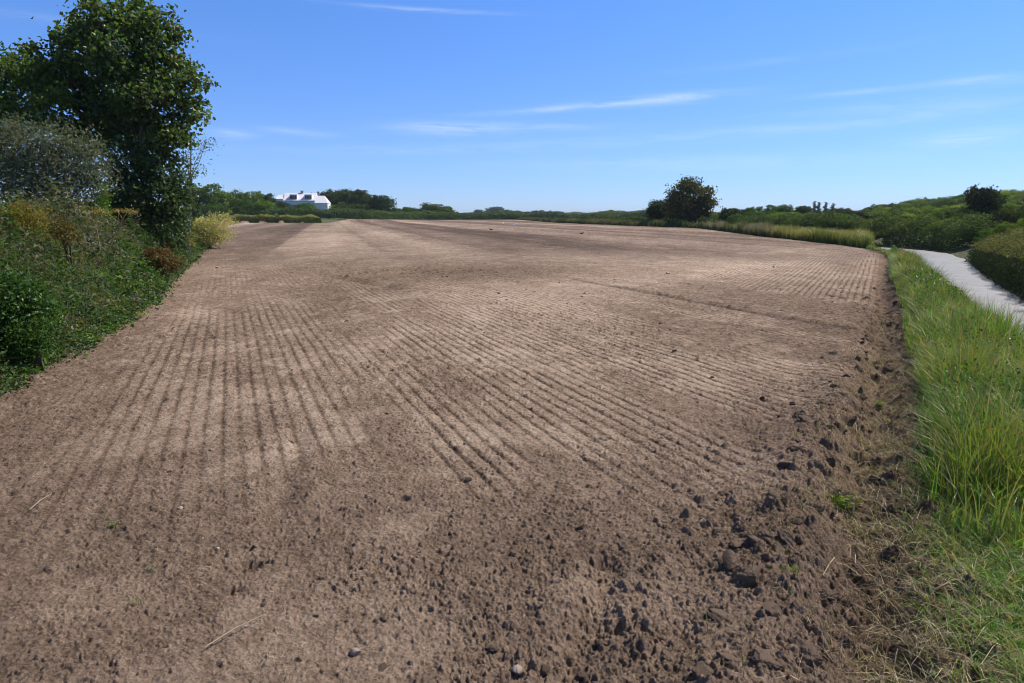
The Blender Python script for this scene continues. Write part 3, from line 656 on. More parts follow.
for (n, y0, y1, sz) in ((22000, 4.8, 14, .038), (14000, 14, 36, .08)):
    y = rng.uniform(y0, y1, n); wv = np.maximum(xE(y) - rw(y) - xR(y), .8); x = xR(y) + .15 + wv * rng.uniform(size=n)
    k = fbm(x * 1.6, y * 1.3, 3, 551) > .47; x, y = x[k], y[k]; n = len(x)
    gr.leaves(np.stack([x, y, Z0(x, y) + rng.uniform(.1, .55, n)], 1), rng.normal(size=(n, 3)) * .7 + [0, 0, .8], sz * rng.uniform(.6, 1.5, n), rng.uniform(.3, .7, (n, 1)), jcol((.06, .115, .03), n, .45, .15))
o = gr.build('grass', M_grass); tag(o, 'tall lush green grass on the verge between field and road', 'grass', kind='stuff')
# straw, torn roots and short tufts between soil and grass
st = MB(); n = 5200
y = 2.2 + 12 * rng.uniform(size=n) ** 1.6; x = xR(y) - .30 + rng.normal(0, .22, n) - .25 * sm((4 - y) / 2)+ .35*sm((5-y)/2)*rng.uniform(0,2,n)
z = Z0(x, y) + soil(x, y)[0] * sm((xR(y) - x + .25) / .35 + .5) + .006
ld = rng.uniform(0, 6.28, n); c = jcol((.50, .43, .29), n, .4, .06); m = rng.uniform(size=n) < .45; c[m] = jcol((.17, .125, .08), m.sum(), .4, .06)
ln = rng.uniform(.03, .11, n)
st.blades(np.stack([x, y, z], 1), ln, rng.uniform(.002, .0045, n), rng.uniform(1.2, 3.5, n), ld, c, c, seg=2, droop=.55)
n = 7000; y = 2.2 + 8 * rng.uniform(size=n); x = xR(y) - .35 + rng.normal(0, .35, n)
k = (fbm(x * 3.5, y * 3.5, 2, 611) > .56); x, y = x[k], y[k]; n = len(x)
z = Z0(x, y) + soil(x, y)[0] * sm((xR(y) - x + .25) / .35 + .5) - .01
c = jcol((.13, .16, .04), n, .4, .15); m = rng.uniform(size=n) < .3; c[m] = jcol((.32, .27, .15), m.sum(), .3)
st.blades(np.stack([x, y, z], 1), rng.uniform(.03, .14, n), .004, rng.uniform(.2, 1.2, n), rng.uniform(0, 6.28, n), c, c * 1.3)
n = 34000; y = 1.8 + 3.6 * rng.uniform(size=n); x = xR(y) - .25 + 2.4 * rng.uniform(size=n) ** 1.1
k = (rng.uniform(size=n) < (fbm(x * 2.6, y * 2.6, 3, 621) - .22) * 2.6) & (rng.uniform(size=n) < sm((x - xR(y) + .3) / .7)) & (y < 5.0 + .3 * rng.normal(size=n)); x, y = x[k], y[k]; n = len(x)
z = Z0(x, y) - .005; hue = fbm(x * 2, y * 2, 2, 625)
c = jcol((.12, .23, .03), n, .4, .15); m = rng.uniform(size=n) < .12 + .5 * (hue - .45); c[m] = jcol((.36, .30, .16), m.sum(), .35, .06); m = rng.uniform(size=n) < .2; c[m] = jcol((.20, .20, .06), m.sum(), .3)
st.blades(np.stack([x, y, z], 1), rng.uniform(.05, .17, n), rng.uniform(.003, .007, n), rng.uniform(.4, 1.8, n), rng.uniform(0, 6.28, n), c, c * 1.25, droop=.8)
n = 9000; y = 2.0 + 5.5 * rng.uniform(size=n) ** 1.2; x = xR(y) - .25 + rng.normal(0, .24, n); z = Z0(x, y) + soil(x, y)[0] * sm((xR(y) - x + .25) / .35 + .5) + .004
k = fbm(x * 3, y * 3, 2, 631) > .45; x, y, z = x[k], y[k], z[k]; n = len(x); c = jcol((.30, .24, .15), n, .5, .06)
st.blades(np.stack([x, y, z], 1), rng.uniform(.02, .07, n), rng.uniform(.002, .006, n), rng.uniform(.8, 2.4, n), rng.uniform(0, 6.28, n), c, c, seg=2, droop=.6)
o = st.build('straw', M_dry); tag(o, 'dead straw, torn roots and short grass tufts scattered between soil and verge', 'straw', kind='stuff')
# dark seeding stalks standing above the grass against the road
sroot = None
for q, (px, py, hgt) in enumerate(((1001, 300, .95), (989, 292, .8), (976, 284, .85), (1012, 312, .9), (1020, 316, .8), (958, 276, .8), (945, 270, .8), (930, 266, .75), (967, 280, .75), (915, 262, .8), (1006, 306, .75))):
    # root stands on the far side of the sward
    yy = float(np.interp(px, [910, 1024], [34, 10.2])); xx = float(cam_dir(px, py)[0] / cam_dir(px, py)[1] * yy)
    xx = float(np.clip(xx, xR(yy) + .3, xE(yy) - rw(yy))); g = float(Z0(xx, yy))
    if sroot is None:
        s = MB(); s.tube([(0, 0, 0), (.02, 0, .45), (-.01, .02, 1.0)], [.006, .005, .003], (.10, .07, .05), 5)
        sroot = empty('dock_stalk', (xx, yy, g)); s.build('stem', M_dry, sroot, True)
        h = MB(); nn = 260; t = rng.uniform(.55, 1.0, nn); P = np.stack([-.01 + rng.normal(0, .018, nn), .02 + rng.normal(0, .018, nn), t * 1.02], 1)
        h.leaves(P, rng.normal(size=(nn, 3)), .022, .8, jcol((.13, .07, .045), nn, .4)); h.build('seed_head', M_dry, sroot); s_o = sroot
    else: s_o = copy_tree(sroot); s_o.location = (xx, yy, g)
    s_o.scale = (1, 1, hgt * 1.15); s_o.rotation_euler = (rng.normal() * .08, rng.normal() * .08, rng.uniform(0, 6))
    tag(s_o, 'thin dark seeding dock stalk standing above the verge grass by the road', 'plant', 'dock stalks along the road side of the verge')

# far verge: yellow oat grass, then pinkish seeding grass
yg = MB()
def fargrass(n, y0, y1, s0, s1, h0, h1, w, cols, sd):
    y = rng.uniform(y0, y1, n); x = xR(y) + s0 + (s1 - s0) * rng.uniform(size=n)
    hue = fbm(x * .5, y * .35, 3, sd); h = rng.uniform(h0, h1, n) * (.55 + .9 * fbm(x * .4, y * .4, 3, sd + 1))
    kp = x < np.minimum(.520 * y, xE(y) - rw(y) - .3); x, y, hue, h = x[kp], y[kp], hue[kp], h[kp]; n = len(x)
    c = np.where((hue > .5)[:, None], jcol(cols[0], n, .3, .1), jcol(cols[1], n, .35, .12))
    c0 = jcol((.06, .09, .025), n, .3)
    yg.blades(np.stack([x, y, np.maximum(Z0(x, y), -.45) - .05], 1), h, w, rng.uniform(.05, .5, n), rng.uniform(0, 6.28, n), c0, c)
fargrass(42000, 43, 66, -.1, 9, .8, 1.35, .045, ((.40, .36, .13), (.22, .25, .07)), 701)
fargrass(30000, 64, 108, -.3, 5, .8, 1.4, .07, ((.30, .25, .20), (.14, .15, .06)), 711)
fargrass(24000, 105, 190, -.5, 4, .6, 1.4, .12, ((.20, .17, .09), (.08, .11, .03)), 721)
fargrass(16000, 188, 300, -.5, 6, .6, 1.3, .2, ((.14, .13, .06), (.06, .09, .025)), 731)
n = 5000; y = rng.uniform(44, 60, n); x = xR(y) + rng.uniform(0, 5, n)
k = (fbm(x * .7, y * .7, 2, 741) > .55) & (x < .515 * y); x, y = x[k], y[k]; n = len(x)
yg.leaves(np.stack([x, y, Z0(x, y) + rng.uniform(.6, 1.1, n)], 1), rng.normal(size=(n, 3)) + [0, 0, 2], .07, .9, jcol((.62, .6, .5), n, .1))
o = yg.build('seeding_grass', M_dry); tag(o, 'tall yellow and pinkish seeding grass along the far right field edge', 'grass', kind='stuff')
# grey white tuft at the field corner
clump_bush('thistle_clump', 879, 242, 44, 6, (.30, .29, .27), 'pale grey gone to seed clump where the verge meets the road', .06, dens=140, nl=30, nlob=3, cat='plant')

# ------------------------------------------------------------------ hedges
def hedge(name, pts, width, h_fun, col, topcol, label, lsz, dens, mat=None, zb=None, ragged=.35):
    """clipped or wild hedge following pts (x,y): leaves over top and sides, stems inside"""
    pts = np.asarray(pts, float); seg = np.linalg.norm(np.diff(pts, axis=0), axis=1); cum = np.concatenate([[0], np.cumsum(seg)]); Lt = cum[-1]
    hm = np.mean([h_fun(t) for t in (0, .25, .5, .75, 1)]); n = int(dens * Lt * (width + 2 * hm))
    t = rng.uniform(0, Lt, n); cx = np.interp(t, cum, pts[:, 0]); cy = np.interp(t, cum, pts[:, 1])
    tx = np.interp(t + .5, cum, pts[:, 0]) - np.interp(t - .5, cum, pts[:, 0]); ty = np.interp(t + .5, cum, pts[:, 1]) - np.interp(t - .5, cum, pts[:, 1])
    tl = np.hypot(tx, ty) + 1e-9; nx, ny = -ty / tl, tx / tl
    H = np.array([h_fun(v) for v in np.linspace(0, 1, 60)]); H = np.interp(t / Lt, np.linspace(0, 1, 60), H)
    a = rng.uniform(0, np.pi, n); rr = 1 - rng.uniform(size=n) ** 1.4 * .5
    sup = 2.8; ca, sa = np.cos(a), np.sin(a); q = (np.abs(ca) ** sup + np.abs(sa) ** sup) ** (-1 / sup)
    un = ca * q * rr; uz = sa * q * rr
    lump = 1 + ragged * (fbm(t * .9 / max(lsz * 8, .6), a * 1.3, 3, int(lsz * 1000)) - .5) * 2
    endt = np.minimum(1, np.sqrt(np.clip(np.minimum(t, Lt - t) / (width * .5), .03, 1)))
    un *= endt * lump; uz *= (.5 + .5 * endt) * lump
    x = cx + nx * un * width / 2; y = cy + ny * un * width / 2; g = Z0(x, y); z = g + uz * H
    nrm = np.stack([nx * ca, ny * ca, sa], 1) * .9 + rng.normal(size=(n, 3)) * .7
    tone = fbm(x * .8, y * .8 + z, 3, 77)
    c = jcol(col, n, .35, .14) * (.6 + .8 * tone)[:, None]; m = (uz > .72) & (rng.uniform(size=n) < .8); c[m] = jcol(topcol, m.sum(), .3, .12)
    o0 = np.array([pts[:, 0].mean(), pts[:, 1].mean(), float(Z0(pts[:, 0].mean(), pts[:, 1].mean()))])
    root = empty(name, o0); mb = MB(); mb.leaves(np.stack([x, y, z], 1), nrm, lsz * rng.uniform(.6, 1.4, n), .7, c)
    ob = mb.build('foliage', mat or M_leaf, root, False, o0); ob.location = (0, 0, 0)
    for k in range(0 if lsz > .18 else int(min(30, Lt / .9 + 2))):
        s = MB()
        tt = rng.uniform(0, Lt); bx = np.interp(tt, cum, pts[:, 0]) + rng.normal() * width * .12; by = np.interp(tt, cum, pts[:, 1]); gz_ = float(Z0(bx, by)); hh = h_fun(tt / Lt) * .8
        s.tube([(bx, by, gz_ - .1), (bx + rng.normal() * .1, by + rng.normal() * .1, gz_ + hh * .5), (bx + rng.normal() * .25, by + rng.normal() * .25, gz_ + hh)], [.035, .025, .01], (.11, .09, .07), 4)
        sb = s.build('stem', M_bark, root, True, o0); sb.location = (0, 0, 0)
    return tag(root, label, 'hedge')
hy = np.linspace(13, 49.3, 14)
hedge('hedge', np.stack([xE(hy) + 1.2, hy - .6], 1), 2.7, lambda t: 2.3 - .95 * t, (.026, .042, .014), (.15, .15, .055), 'clipped roadside hedge at the right edge with a shaded dark flank', .085, 330)  # flank leaf colour darkened to deepen the shade on that side
hy = np.linspace(58, 100, 10)
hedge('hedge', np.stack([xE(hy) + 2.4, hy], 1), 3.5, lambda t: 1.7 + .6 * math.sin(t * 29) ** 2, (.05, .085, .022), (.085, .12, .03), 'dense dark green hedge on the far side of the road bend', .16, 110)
hy = np.linspace(100, 182, 12)
hedge('hedge', np.stack([xR(hy) + 6, hy], 1), 3, lambda t: 1.5 + .6 * abs(math.sin(t * 14)), (.05, .08, .024), (.07, .10, .03), 'low wild hedge on the right field edge, running away left of the round lone tree', .25, 45)
hy = np.linspace(72, 118, 10)
hedge('hedge', np.stack([np.interp(hy, [72, 118], [36.5, 35]) - 1.0, hy], 1), 3.6, lambda t: 3.1 + .3 * math.sin(t * 16), (.040, .072, .022), (.07, .11, .028), 'tall green field hedge to the right of the round lone tree', .2, 90)
hedge('hedge', [(-76, 178), (-60, 178), (-49, 178)], 4.5, lambda t: 1.9 + .2 * math.sin(t * 30), (.09, .115, .025), (.34, .34, .11), 'straight low hedge with pale yellow top across the far left field end', .3, 60)
hedge('hedge', [(-75, 205), (-50, 225), (-38, 290), (-20, 305), (8, 318)], 5, lambda t: 2.2 + .8 * abs(math.sin(t * 23)), (.05, .09, .022), (.08, .13, .03), 'dark green hedge line closing the far end of the field', .45, 24)
hedge('hedge', [(-15, 430), (60, 380), (110, 330)], 8, lambda t: 3.0 + 1.4 * abs(math.sin(t * 17)), (.045, .075, .024), (.08, .12, .03), 'distant hedge line on the skyline left of the round lone tree', .7, 8)
hedge('hedge', [(30, 520), (75, 500), (105, 470)], 14, lambda t: 4.6, (.09, .14, .035), (.12, .18, .04), 'low bright green distant tree belt above the skyline hedge', 1.0, 5)

hedge('hedge', [(-40, 26), (-26, 29), (-19.5, 31)], 3.5, lambda t: 4.0 - 2.0 * t, (.035, .058, .018), (.05, .09, .022), 'dark overgrown hedge closing the gaps behind the willow and the trees at left', .17, 120)
# ------------------------------------------------------------------ lone tree and other trees
D = 118.0
lob = [L(690, 186, 10, D), L(676, 192, 9, D, 1), L(703, 193, 10, D, -1), L(708, 202, 8, D), L(682, 202, 11, D, -1), L(697, 205, 12, D, 1), L(670, 203, 7, D), L(690, 214, 12, D), L(704, 213, 8, D), L(676, 213, 9, D)]
b = at(690, 226, D); make_tree('lone_tree', (b[0], D, float(Z0(b[0], D))), at(690, 188, D), lob, .32, BARK, 'round headed lone tree standing in the right field hedge', 'tree', M_leaf,
    per_m2=15, outw=2.0, lsize=.38, col=(.095, .10, .030), nleaf=24, spread=.45, shell=.35, hue=.2)
clump_bush('dark_bush', 659, 210, 128, 12, (.030, .05, .018), 'dark evergreen bush hard against the left of the lone tree', .38, dens=22, nl=34, nlob=7)
clump_bush('dark_bush', 728, 216, 110, 9, (.035, .062, .018), 'broad dark bush just right of the lone tree', .34, dens=20, nl=34, nlob=7)

protos = []
def proto_tree(kind, col, lsz):
    lobes = []
    if kind == 'round':
        for k in range(9):
            v = sph(1, .5)[0]; lobes.append((v[0] * .32, v[1] * .32, .60 + v[2] * .24, rng.uniform(.17, .25)))
        for k in range(6):
            a = k * 1.05; lobes.append((math.cos(a) * .3, math.sin(a) * .3, .2, .2))
    elif kind == 'low':
        for k in range(10):
            v = sph(1, .4)[0]; lobes.append((v[0] * .48, v[1] * .4, .48 + abs(v[2]) * .25, rng.uniform(.18, .26)))
        for k in range(6):
            a = k * 1.05; lobes.append((math.cos(a) * .42, math.sin(a) * .42, .22, .2))
    elif kind == 'poplar':
        for k in range(8): lobes.append((rng.normal() * .02, rng.normal() * .02, .16 + k * .105, .11 - .007 * k))
    root = empty('hedgerow_tree', (0, 0, 0)); t = MB(); limbs(t, (0, 0, -.02), (0, 0, .75), lobes, .028, (.10, .085, .065), twigs=1); t.build('trunk', M_bark, root, True)
    c = MB(); crown(c, lobes, {'round': 520, 'low': 420, 'poplar': 1800}[kind], lsz, col, 18, .75, .045, .5, shell=.7, hue=.10, j=.12, cl=.9, outw=2.6); c.build('crown', M_wood, root)
    return root
PR = [proto_tree('round', (.060, .098, .024), .055), proto_tree('round', (.11, .15, .04), .055), proto_tree('low', (.060, .11, .022), .05), proto_tree('low', (.15, .19, .045), .05),
      proto_tree('low', (.035, .055, .022), .05), proto_tree('poplar', (.05, .065, .035), .05), proto_tree('round', (.035, .045, .022), .055)]
used = [False] * len(PR)
def put(kind, x, y, h, wx=1.0, name=None, label=None, cat='tree', group=None, z=None):
    o = PR[kind] if not used[kind] else copy_tree(PR[kind])
    used[kind] = True
    g = float(Z0(x, y)) if z is None else z
    o.location = (x, y, g - .1); o.scale = (h * wx, h * wx, h); o.rotation_euler = (0, 0, rng.uniform(0, 6.28))
    if name: o.name = name
    tag(o, label, cat, group); return o
def put_px(kind, px, ptop, wpx, d, **kw):
    """tree whose top and width are known"""
    b = at(px, ptop, d); g = float(Z0(b[0], d)) - .1; h = max(b[2] - g, 1.0); wm = wpx / FPX * d
    base_w = {0: .95, 1: .95, 2: 1.2, 3: 1.2, 4: 1.2, 5: .22, 6: .95}[kind]
    if kind in (2, 3, 4): h *= 1.08
    return put(kind, b[0], d, h * (1.05 if kind in (0, 1, 6) else 1), (1.25 if kind != 5 else 1) * wm / h / base_w, **kw)
# far left group behind the low hedge
G = 'trees behind the far left hedge'
for (k, px, t, w, d) in ((0, 205, 179, 34, 205), (4, 192, 188, 20, 200), (1, 228, 190, 20, 215), (0, 248, 187, 20, 220), (2, 240, 196, 26, 212), (0, 268, 190, 16, 225), (2, 262, 198, 24, 215), (4, 222, 198, 22, 208), (2, 210, 200, 26, 200)):
    put_px(k, px, t, w, d, name='hedgerow_tree', label='green tree in the group between the ivy clad tree and the white house', group=G)
put_px(2, 282, 199, 14, 236, name='garden_tree', label='small dark tree partly hiding the left end of the white house', cat='tree')
put_px(2, 303, 201, 24, 236, name='garden_bush', label='wide green bush in front of the middle of the white house', cat='bush')
G = 'trees right of the white house'
for (k, px, t, w, d) in ((4, 324, 190, 26, 270), (4, 342, 187, 34, 268), (2, 354, 189, 30, 262), (0, 364, 186, 34, 266), (2, 381, 192, 30, 262), (2, 352, 200, 40, 258), (2, 335, 202, 30, 255)):
    put_px(k, px, t, w, d, name='garden_tree', label='dark rounded tree in the clump right of the white house', group=G)
G = 'small trees at the far end of the field'
for (k, px, t, w, d) in ((0, 404, 205, 12, 310), (2, 415, 206, 16, 312), (1, 431, 203, 20, 310), (0, 443, 204, 14, 315), (2, 425, 209, 30, 305), (2, 392, 208, 20, 300), (2, 450, 209, 14, 318)):
    put_px(k, px, t, w, d, name='hedgerow_tree', label='small green tree on the field end between the dark clump and the distant blue trees', group=G)
G = 'distant trees on the horizon'
for (k, px, t, w, d) in ((4, 478, 209, 10, 900), (0, 493, 205, 18, 900), (4, 506, 209, 12, 900), (4, 516, 210, 14, 900), (4, 527, 211, 16, 880), (0, 538, 209, 10, 850), (4, 549, 211, 14, 850), (4, 560, 211, 12, 850), (4, 470, 212, 14, 900), (4, 487, 211, 22, 880)):
    put_px(k, px, t, w, d, name='distant_tree', label='tiny bluish tree on the horizon beyond the middle of the field', group=G)
G = 'trees behind the right field hedge'
for (k, px, t, w, d) in ((0, 755, 207, 12, 190), (0, 774, 205, 16, 185), (4, 786, 206, 12, 190), (0, 800, 206, 18, 188), (2, 745, 210, 30, 150), (2, 765, 212, 30, 140), (2, 790, 213, 34, 132), (3, 815, 216, 30, 125), (2, 775, 219, 40, 105), (2, 838, 214, 30, 120), (4, 850, 212, 26, 130), (2, 822, 220, 30, 100), (6, 842, 209, 22, 200)):
    put_px(k, px, t - 3, w * 1.1, d, name='hedgerow_tree', label='green tree in the belt between the lone tree and the wooded hillside', group=G)
G = 'slim pointed trees on the skyline'
for (px, t) in ((815, 201), (819, 202), (826, 202), (833, 203)):
    put_px(5, px, t, 3, 330, name='poplar', label='slim pointed dark tree of the row of four on the right skyline', group=G)
# wooded hillside
G = 'trees of the wooded hillside'
pts = []
tries = 0
while len(pts) < 190 and tries < 20000:
    tries += 1
    px = rng.uniform(850, 1120); d = rng.uniform(85, 270)
    x = (px - 512) / FPX * d * .983
    if x < xE(d) + 9 or (abs(px - 989) < 24 and d < 118): continue
    if any((x - a) ** 2 + (d - b_) ** 2 < (2.4 + d * .010) ** 2 for a, b_ in pts): continue
    pts.append((x, d))
    sky_y = np.interp(px, [850, 870, 900, 960, 1024, 1100], [208, 204, 198, 190, 184, 181])
    top = at(px, sky_y + rng.uniform(0, 3) + max(0, (235 - d) / 150) * 16, d)[2]; g = float(Z0(x, d)); h = min(rng.uniform(5.0, 8.5), top - g)
    if h < 1.8: continue
    k = int(rng.choice([0, 1, 1, 3, 0, 4, 3, 6]))
    put(k, x, d, h, rng.uniform(.9, 1.25), name='woodland_tree', label='one of the many rounded green trees covering the hillside at right', group=G)
put_px(6, 989, 180, 30, 100, name='dark_tree', label='large blackish round tree standing out on the hillside at right')
put_px(3, 962, 212, 16, 84, name='green_bush', label='yellow green bush below and left of the blackish round tree', cat='bush')
put_px(6, 1012, 205, 16, 80, name='purple_leaved_tree', label='dark brownish tree just right below the blackish round tree')
G = 'bushes behind the clipped roadside hedge'
for (k, px, t, w, d) in ((3, 1010, 222, 26, 52), (3, 1034, 212, 30, 50), (2, 992, 226, 22, 56), (2, 975, 228, 22, 62), (4, 1020, 228, 24, 46), (3, 1050, 205, 30, 48), (2, 1080, 210, 40, 44)):
    put_px(k, px, t, w, d, name='roadside_bush', label='green bush rising behind the clipped roadside hedge', cat='bush', group=G)
G = 'bushes on the far side of the road bend'
for (k, px, t, w, d) in ((4, 893, 227, 24, 74), (2, 908, 229, 18, 78), (6, 920, 224, 17, 80), (3, 934, 231, 15, 72), (3, 945, 234, 15, 68), (4, 956, 231, 17, 66), (2, 880, 225, 18, 90), (4, 903, 219, 18, 100), (3, 914, 217, 15, 108), (6, 925, 214, 16, 110), (1, 938, 211, 20, 112), (3, 950, 222, 18, 90), (6, 965, 218, 18, 92), (4, 975, 223, 18, 86), (1, 888, 214, 18, 125), (6, 872, 217, 20, 120), (3, 866, 224, 16, 105)):
    put_px(k, px, t - 4, w * 1.1, d, name='roadside_bush', label='dark green bush across the road beyond the bend', cat='bush', group=G)
G = 'low bushes round the foot of the lone tree'
for (k, px, t, w, d) in ((2, 640, 216, 14, 134), (3, 652, 215, 12, 130), (2, 668, 216, 14, 124), (2, 682, 216, 14, 120), (3, 704, 216, 12, 113), (2, 716, 217, 14, 110), (2, 727, 218, 14, 106)):
    put_px(k, px, t, w, d, name='hedgerow_bush', label='low dark bush in the hedge at the foot of the round lone tree', cat='bush', group=G)
# bare grey tree in the far left group
b = at(227, 206, 218); root = empty('bare_tree', (b[0], 218, float(Z0(b[0], 218)))); s = MB(); g = root.location
s.tube([(0, 0, -.1), (0.1, 0, 3), (.1, 0, 6.5)], [.2, .14, .05], (.26, .23, .2), 6)
for k in range(26):
    a = rng.uniform(0, 6.28); z0 = rng.uniform(2.5, 6); l_ = rng.uniform(1.2, 2.6)
    s.tube([(.1, 0, z0), (.1 + math.cos(a) * l_ * .4, math.sin(a) * l_ * .4, z0 + l_ * .6), (.1 + math.cos(a) * l_ * .6, math.sin(a) * l_ * .6, z0 + l_ * 1.3)], [.07, .05, .02], (.26, .23, .2), 4)
s.build('trunk', M_bark, root, True); tag(root, 'bare grey leafless tree among the far left green trees', 'tree')

# ------------------------------------------------------------------ white house
D = 245.0
b = at(301, 206, D); hz = float(Z0(b[0], D)); base = np.array([b[0], D, hz])
H = empty('white_house', base, R(6)); S = D / FPX      # metres per photo pixel there
WHT = (.80, .79, .80); RF = (.74, .72, .76); DK = (.03, .035, .045)
def zz(py): return at(301, py, D)[2] - hz
zr, ze, zd = zz(192.5), zz(200.5), zz(196)
def part(name, build, mat, parent=H):
    m = MB(); build(m); return m.build(name, mat, parent)
x0, x1 = -16 * S, 13 * S
part('wall', lambda m: m.box((x0, 0, -.3), (x1, 8, ze), WHT), M_paint)
def roof(m, xa, xb, za, zb_, yf=-.4, yb=8.4, hipl=0, hipr=0, col=RF):
    ym = (yf + yb) / 2
    m.add([(xa, yf, za), (xb, yf, za), (xb - hipr, ym, zb_), (xa + hipl, ym, zb_), (xa, yb, za), (xb, yb, za), (xa, yf, za - .18), (xb, yf, za - .18), (xb, yb, za - .18), (xa, yb, za - .18)],
          [(0, 1, 2, 3), (4, 3, 2, 5), (0, 6, 7, 1), (4, 5, 8, 9), (0, 3, 4, 4), (1, 5, 2, 2), (6, 9, 8, 7), (0, 4, 9, 6), (1, 7, 8, 5)], np.asarray(col, float))
rf = part('roof', lambda m: roof(m, x0 - .3, x1 + .3, ze, zr), M_paint)
part('chimney', lambda m: (m.box((-.6, 3.6, zr - .8), (.3, 4.4, zr + .65), (.28, .24, .24)), m.box((-.7, 3.5, zr + .65), (.4, 4.5, zr + .75), (.2, .18, .18))), M_paint, rf)
for xa, xb in ((-10.5, -3.5), (3.6, 10.6)):
    xa *= S; xb *= S
    dm = part('dormer', lambda m: m.box((xa, .3, ze + .3), (xb, 4, ze + 2.1), WHT), M_paint, rf)
    w = part('window', lambda m: m.box((xa + .12, .22, ze + .55), (xb - .12, .28, ze + 1.75), DK), M_glass)
    part('frame', lambda m: [m.box((x_, .17, ze + .5), (x_ + .07, .215, ze + 1.8), WHT) for x_ in np.linspace(xa + .08, xb - .15, 4)], M_paint, w)
for xa in (-9.5, -6, 1, 7):
    xa *= S
    w = part('window', lambda m: m.box((xa, -.07, .9), (xa + 1.3, -.01, 2.1), DK), M_glass)
    part('frame', lambda m: (m.box((xa - .07, -.1, .83), (xa + 1.37, -.075, .9), WHT), m.box((xa + .62, -.1, .9), (xa + .69, -.075, 2.1), WHT), m.box((xa - .07, -.1, 2.1), (xa + 1.37, -.075, 2.17), WHT)), M_paint, w)
z2 = zz(195.5); z3 = zz(203)
part('side_wing', lambda m: (m.box((x1 + .02, -1.2, -.3), (26 * S, 6, z3), WHT), roof(m, x1 + .25, 26.3 * S, z3, z2, -1.6, 6.4, hipr=1.5)), M_paint)
part('side_wing', lambda m: (m.box((-25 * S, 1, -.3), (x0 - .02, 7, zz(199)), WHT), roof(m, -25.5 * S, x0 - .3, zz(199), zz(194.5), .6, 7.4, hipl=.8)), M_paint)
tag(H, 'white farmhouse with pale roof and two dark dormer windows behind the far left hedge', 'house')

# ------------------------------------------------------------------ clods, stones, seedlings, birds
def ico(sub=2):
    import bmesh
    bm = bmesh.new(); bmesh.ops.create_icosphere(bm, subdivisions=sub, radius=1); V = np.array([v.co[:] for v in bm.verts]); F = np.array([[v.index for v in f.verts] for f in bm.faces]); bm.free(); return V, F
IV, IF = ico(5)
def lump_mesh(name, seed, flat, rough_amp, col, mat, attrs=None):
    r_ = np.random.default_rng(seed); V = IV.copy(); d = np.zeros(len(V))
    for k in range(9):
        a = r_.normal(size=3) * (1.2 + k * .9); d += np.sin(V @ a + r_.uniform(0, 6)) * (1 / (1.2 + k * .55))
    # chop with a few planes for angular faces
    V = V * (1 + d[:, None] * rough_amp); V = V * (1 + (.16 if rough_amp > .1 else .03) * (fbm(V[:, 0] * 4 + seed + V[:, 2] * 2, V[:, 1] * 4 + V[:, 2] * 3, 4, seed, .7) - .5)[:, None] * 4)
    for k in range(5):
        nn = r_.normal(size=3); nn /= np.linalg.norm(nn); t = r_.uniform(.55, .85); ex = np.clip(V @ nn - t, 0, None); V -= ex[:, None] * nn * .85
    V *= np.array([1, r_.uniform(.65, .95), flat])
    me_o = mesh_np(name, V, IF, mat, None, cols=np.ones((len(V), 1)) * np.array(col), smooth=False, attrs=attrs(V) if attrs else None)
    return me_o
clod_p = [lump_mesh('soil_clod', 900 + k, .58, .13, (.2, .13, .09), M_soil, lambda V: {'dry': .46 + .22 * np.clip(V[:, 2], -1, 1)}) for k in range(6)]
cu = [False] * 6
def surf(x, y):
    a = np.array([x]); b_ = np.array([y]); return float(Z0(a, b_)[0] + soil(a, b_)[0][0])
def put_clod(x, y, r, label, group, k=None):
    k = int(rng.integers(6)) if k is None else k
    o = clod_p[k] if not cu[k] else clod_p[k].copy()
    if cu[k]: COL.objects.link(o)
    cu[k] = True
    o.location = (x, y, surf(x, y) - r * .12); o.scale = (r, r, r); o.rotation_euler = (rng.normal() * .3, rng.normal() * .3, rng.uniform(0, 6.28))
    tag(o, label, 'soil clod', group); return o
for px, py, rp, lb in ((780, 421, 6.5, 'peaked dark clod standing alone at the top of the rough ridge'), (735, 575, 17, 'largest dark clod, low and wide, in the rough soil left of the straw'), (688, 551, 9, 'dark broken clod up and left of the largest one'),
                       (751, 511, 7, 'round dark clod at the middle of the rough ridge'), (785, 555, 8, 'dark clod at the edge of the dead straw'), (795, 462, 10, 'tall dark clod in the furrow slice by the verge'),
                       (706, 457, 4, 'small dark clod on the smooth soil left of the ridge'), (600, 640, 7, 'dark clod lying in the smooth wheel mark at the bottom'), (170, 472, 5, 'flat dark clod alone on the smooth left soil'),
                       (56, 465, 5, 'dark clod near the left edge beside pale soil'), (468, 481, 4, 'small dark clod beside the groove ends'), (347, 321, 3, 'dark clod above the near grooves, left of centre')):
    x, y = gnd(px, py); put_clod(x, y, rp / FPX * math.hypot(y, 2) * .9, lb, None)
G1 = 'clods along the turned ridge by the verge'; G2 = 'crumbly clods scattered over the field'
for k in range(150):
    y = 2.6 + 17 * rng.uniform() ** 1.7; x = float(xR(y)) - abs(rng.normal(.75, .42)) - .1
    put_clod(x, y, rng.uniform(.02, .085) * (.85 + .02 * y) * (1.2 if rng.uniform() < .15 else .85), 'dark crumbly clod of soil in the rough ridge beside the verge', G1)
for k in range(120):
    y = 2.6 + 26 * rng.uniform() ** 1.8; x = rng.uniform(-.8 * y - .3, min(.75 * y, float(xR(y)) - 1.3)); x = max(x, float(xL(y)) + .2)
    put_clod(x, y, rng.uniform(.011, .028) * (1 + .03 * y), 'small brown clod of soil lying loose on the harrowed field', G2)
st_p = [lump_mesh('stone', 950 + k, .6, .06, c, M_stone) for k, c in enumerate(((.40, .33, .27), (.30, .24, .19), (.33, .26, .2)))]
su = [False] * 3
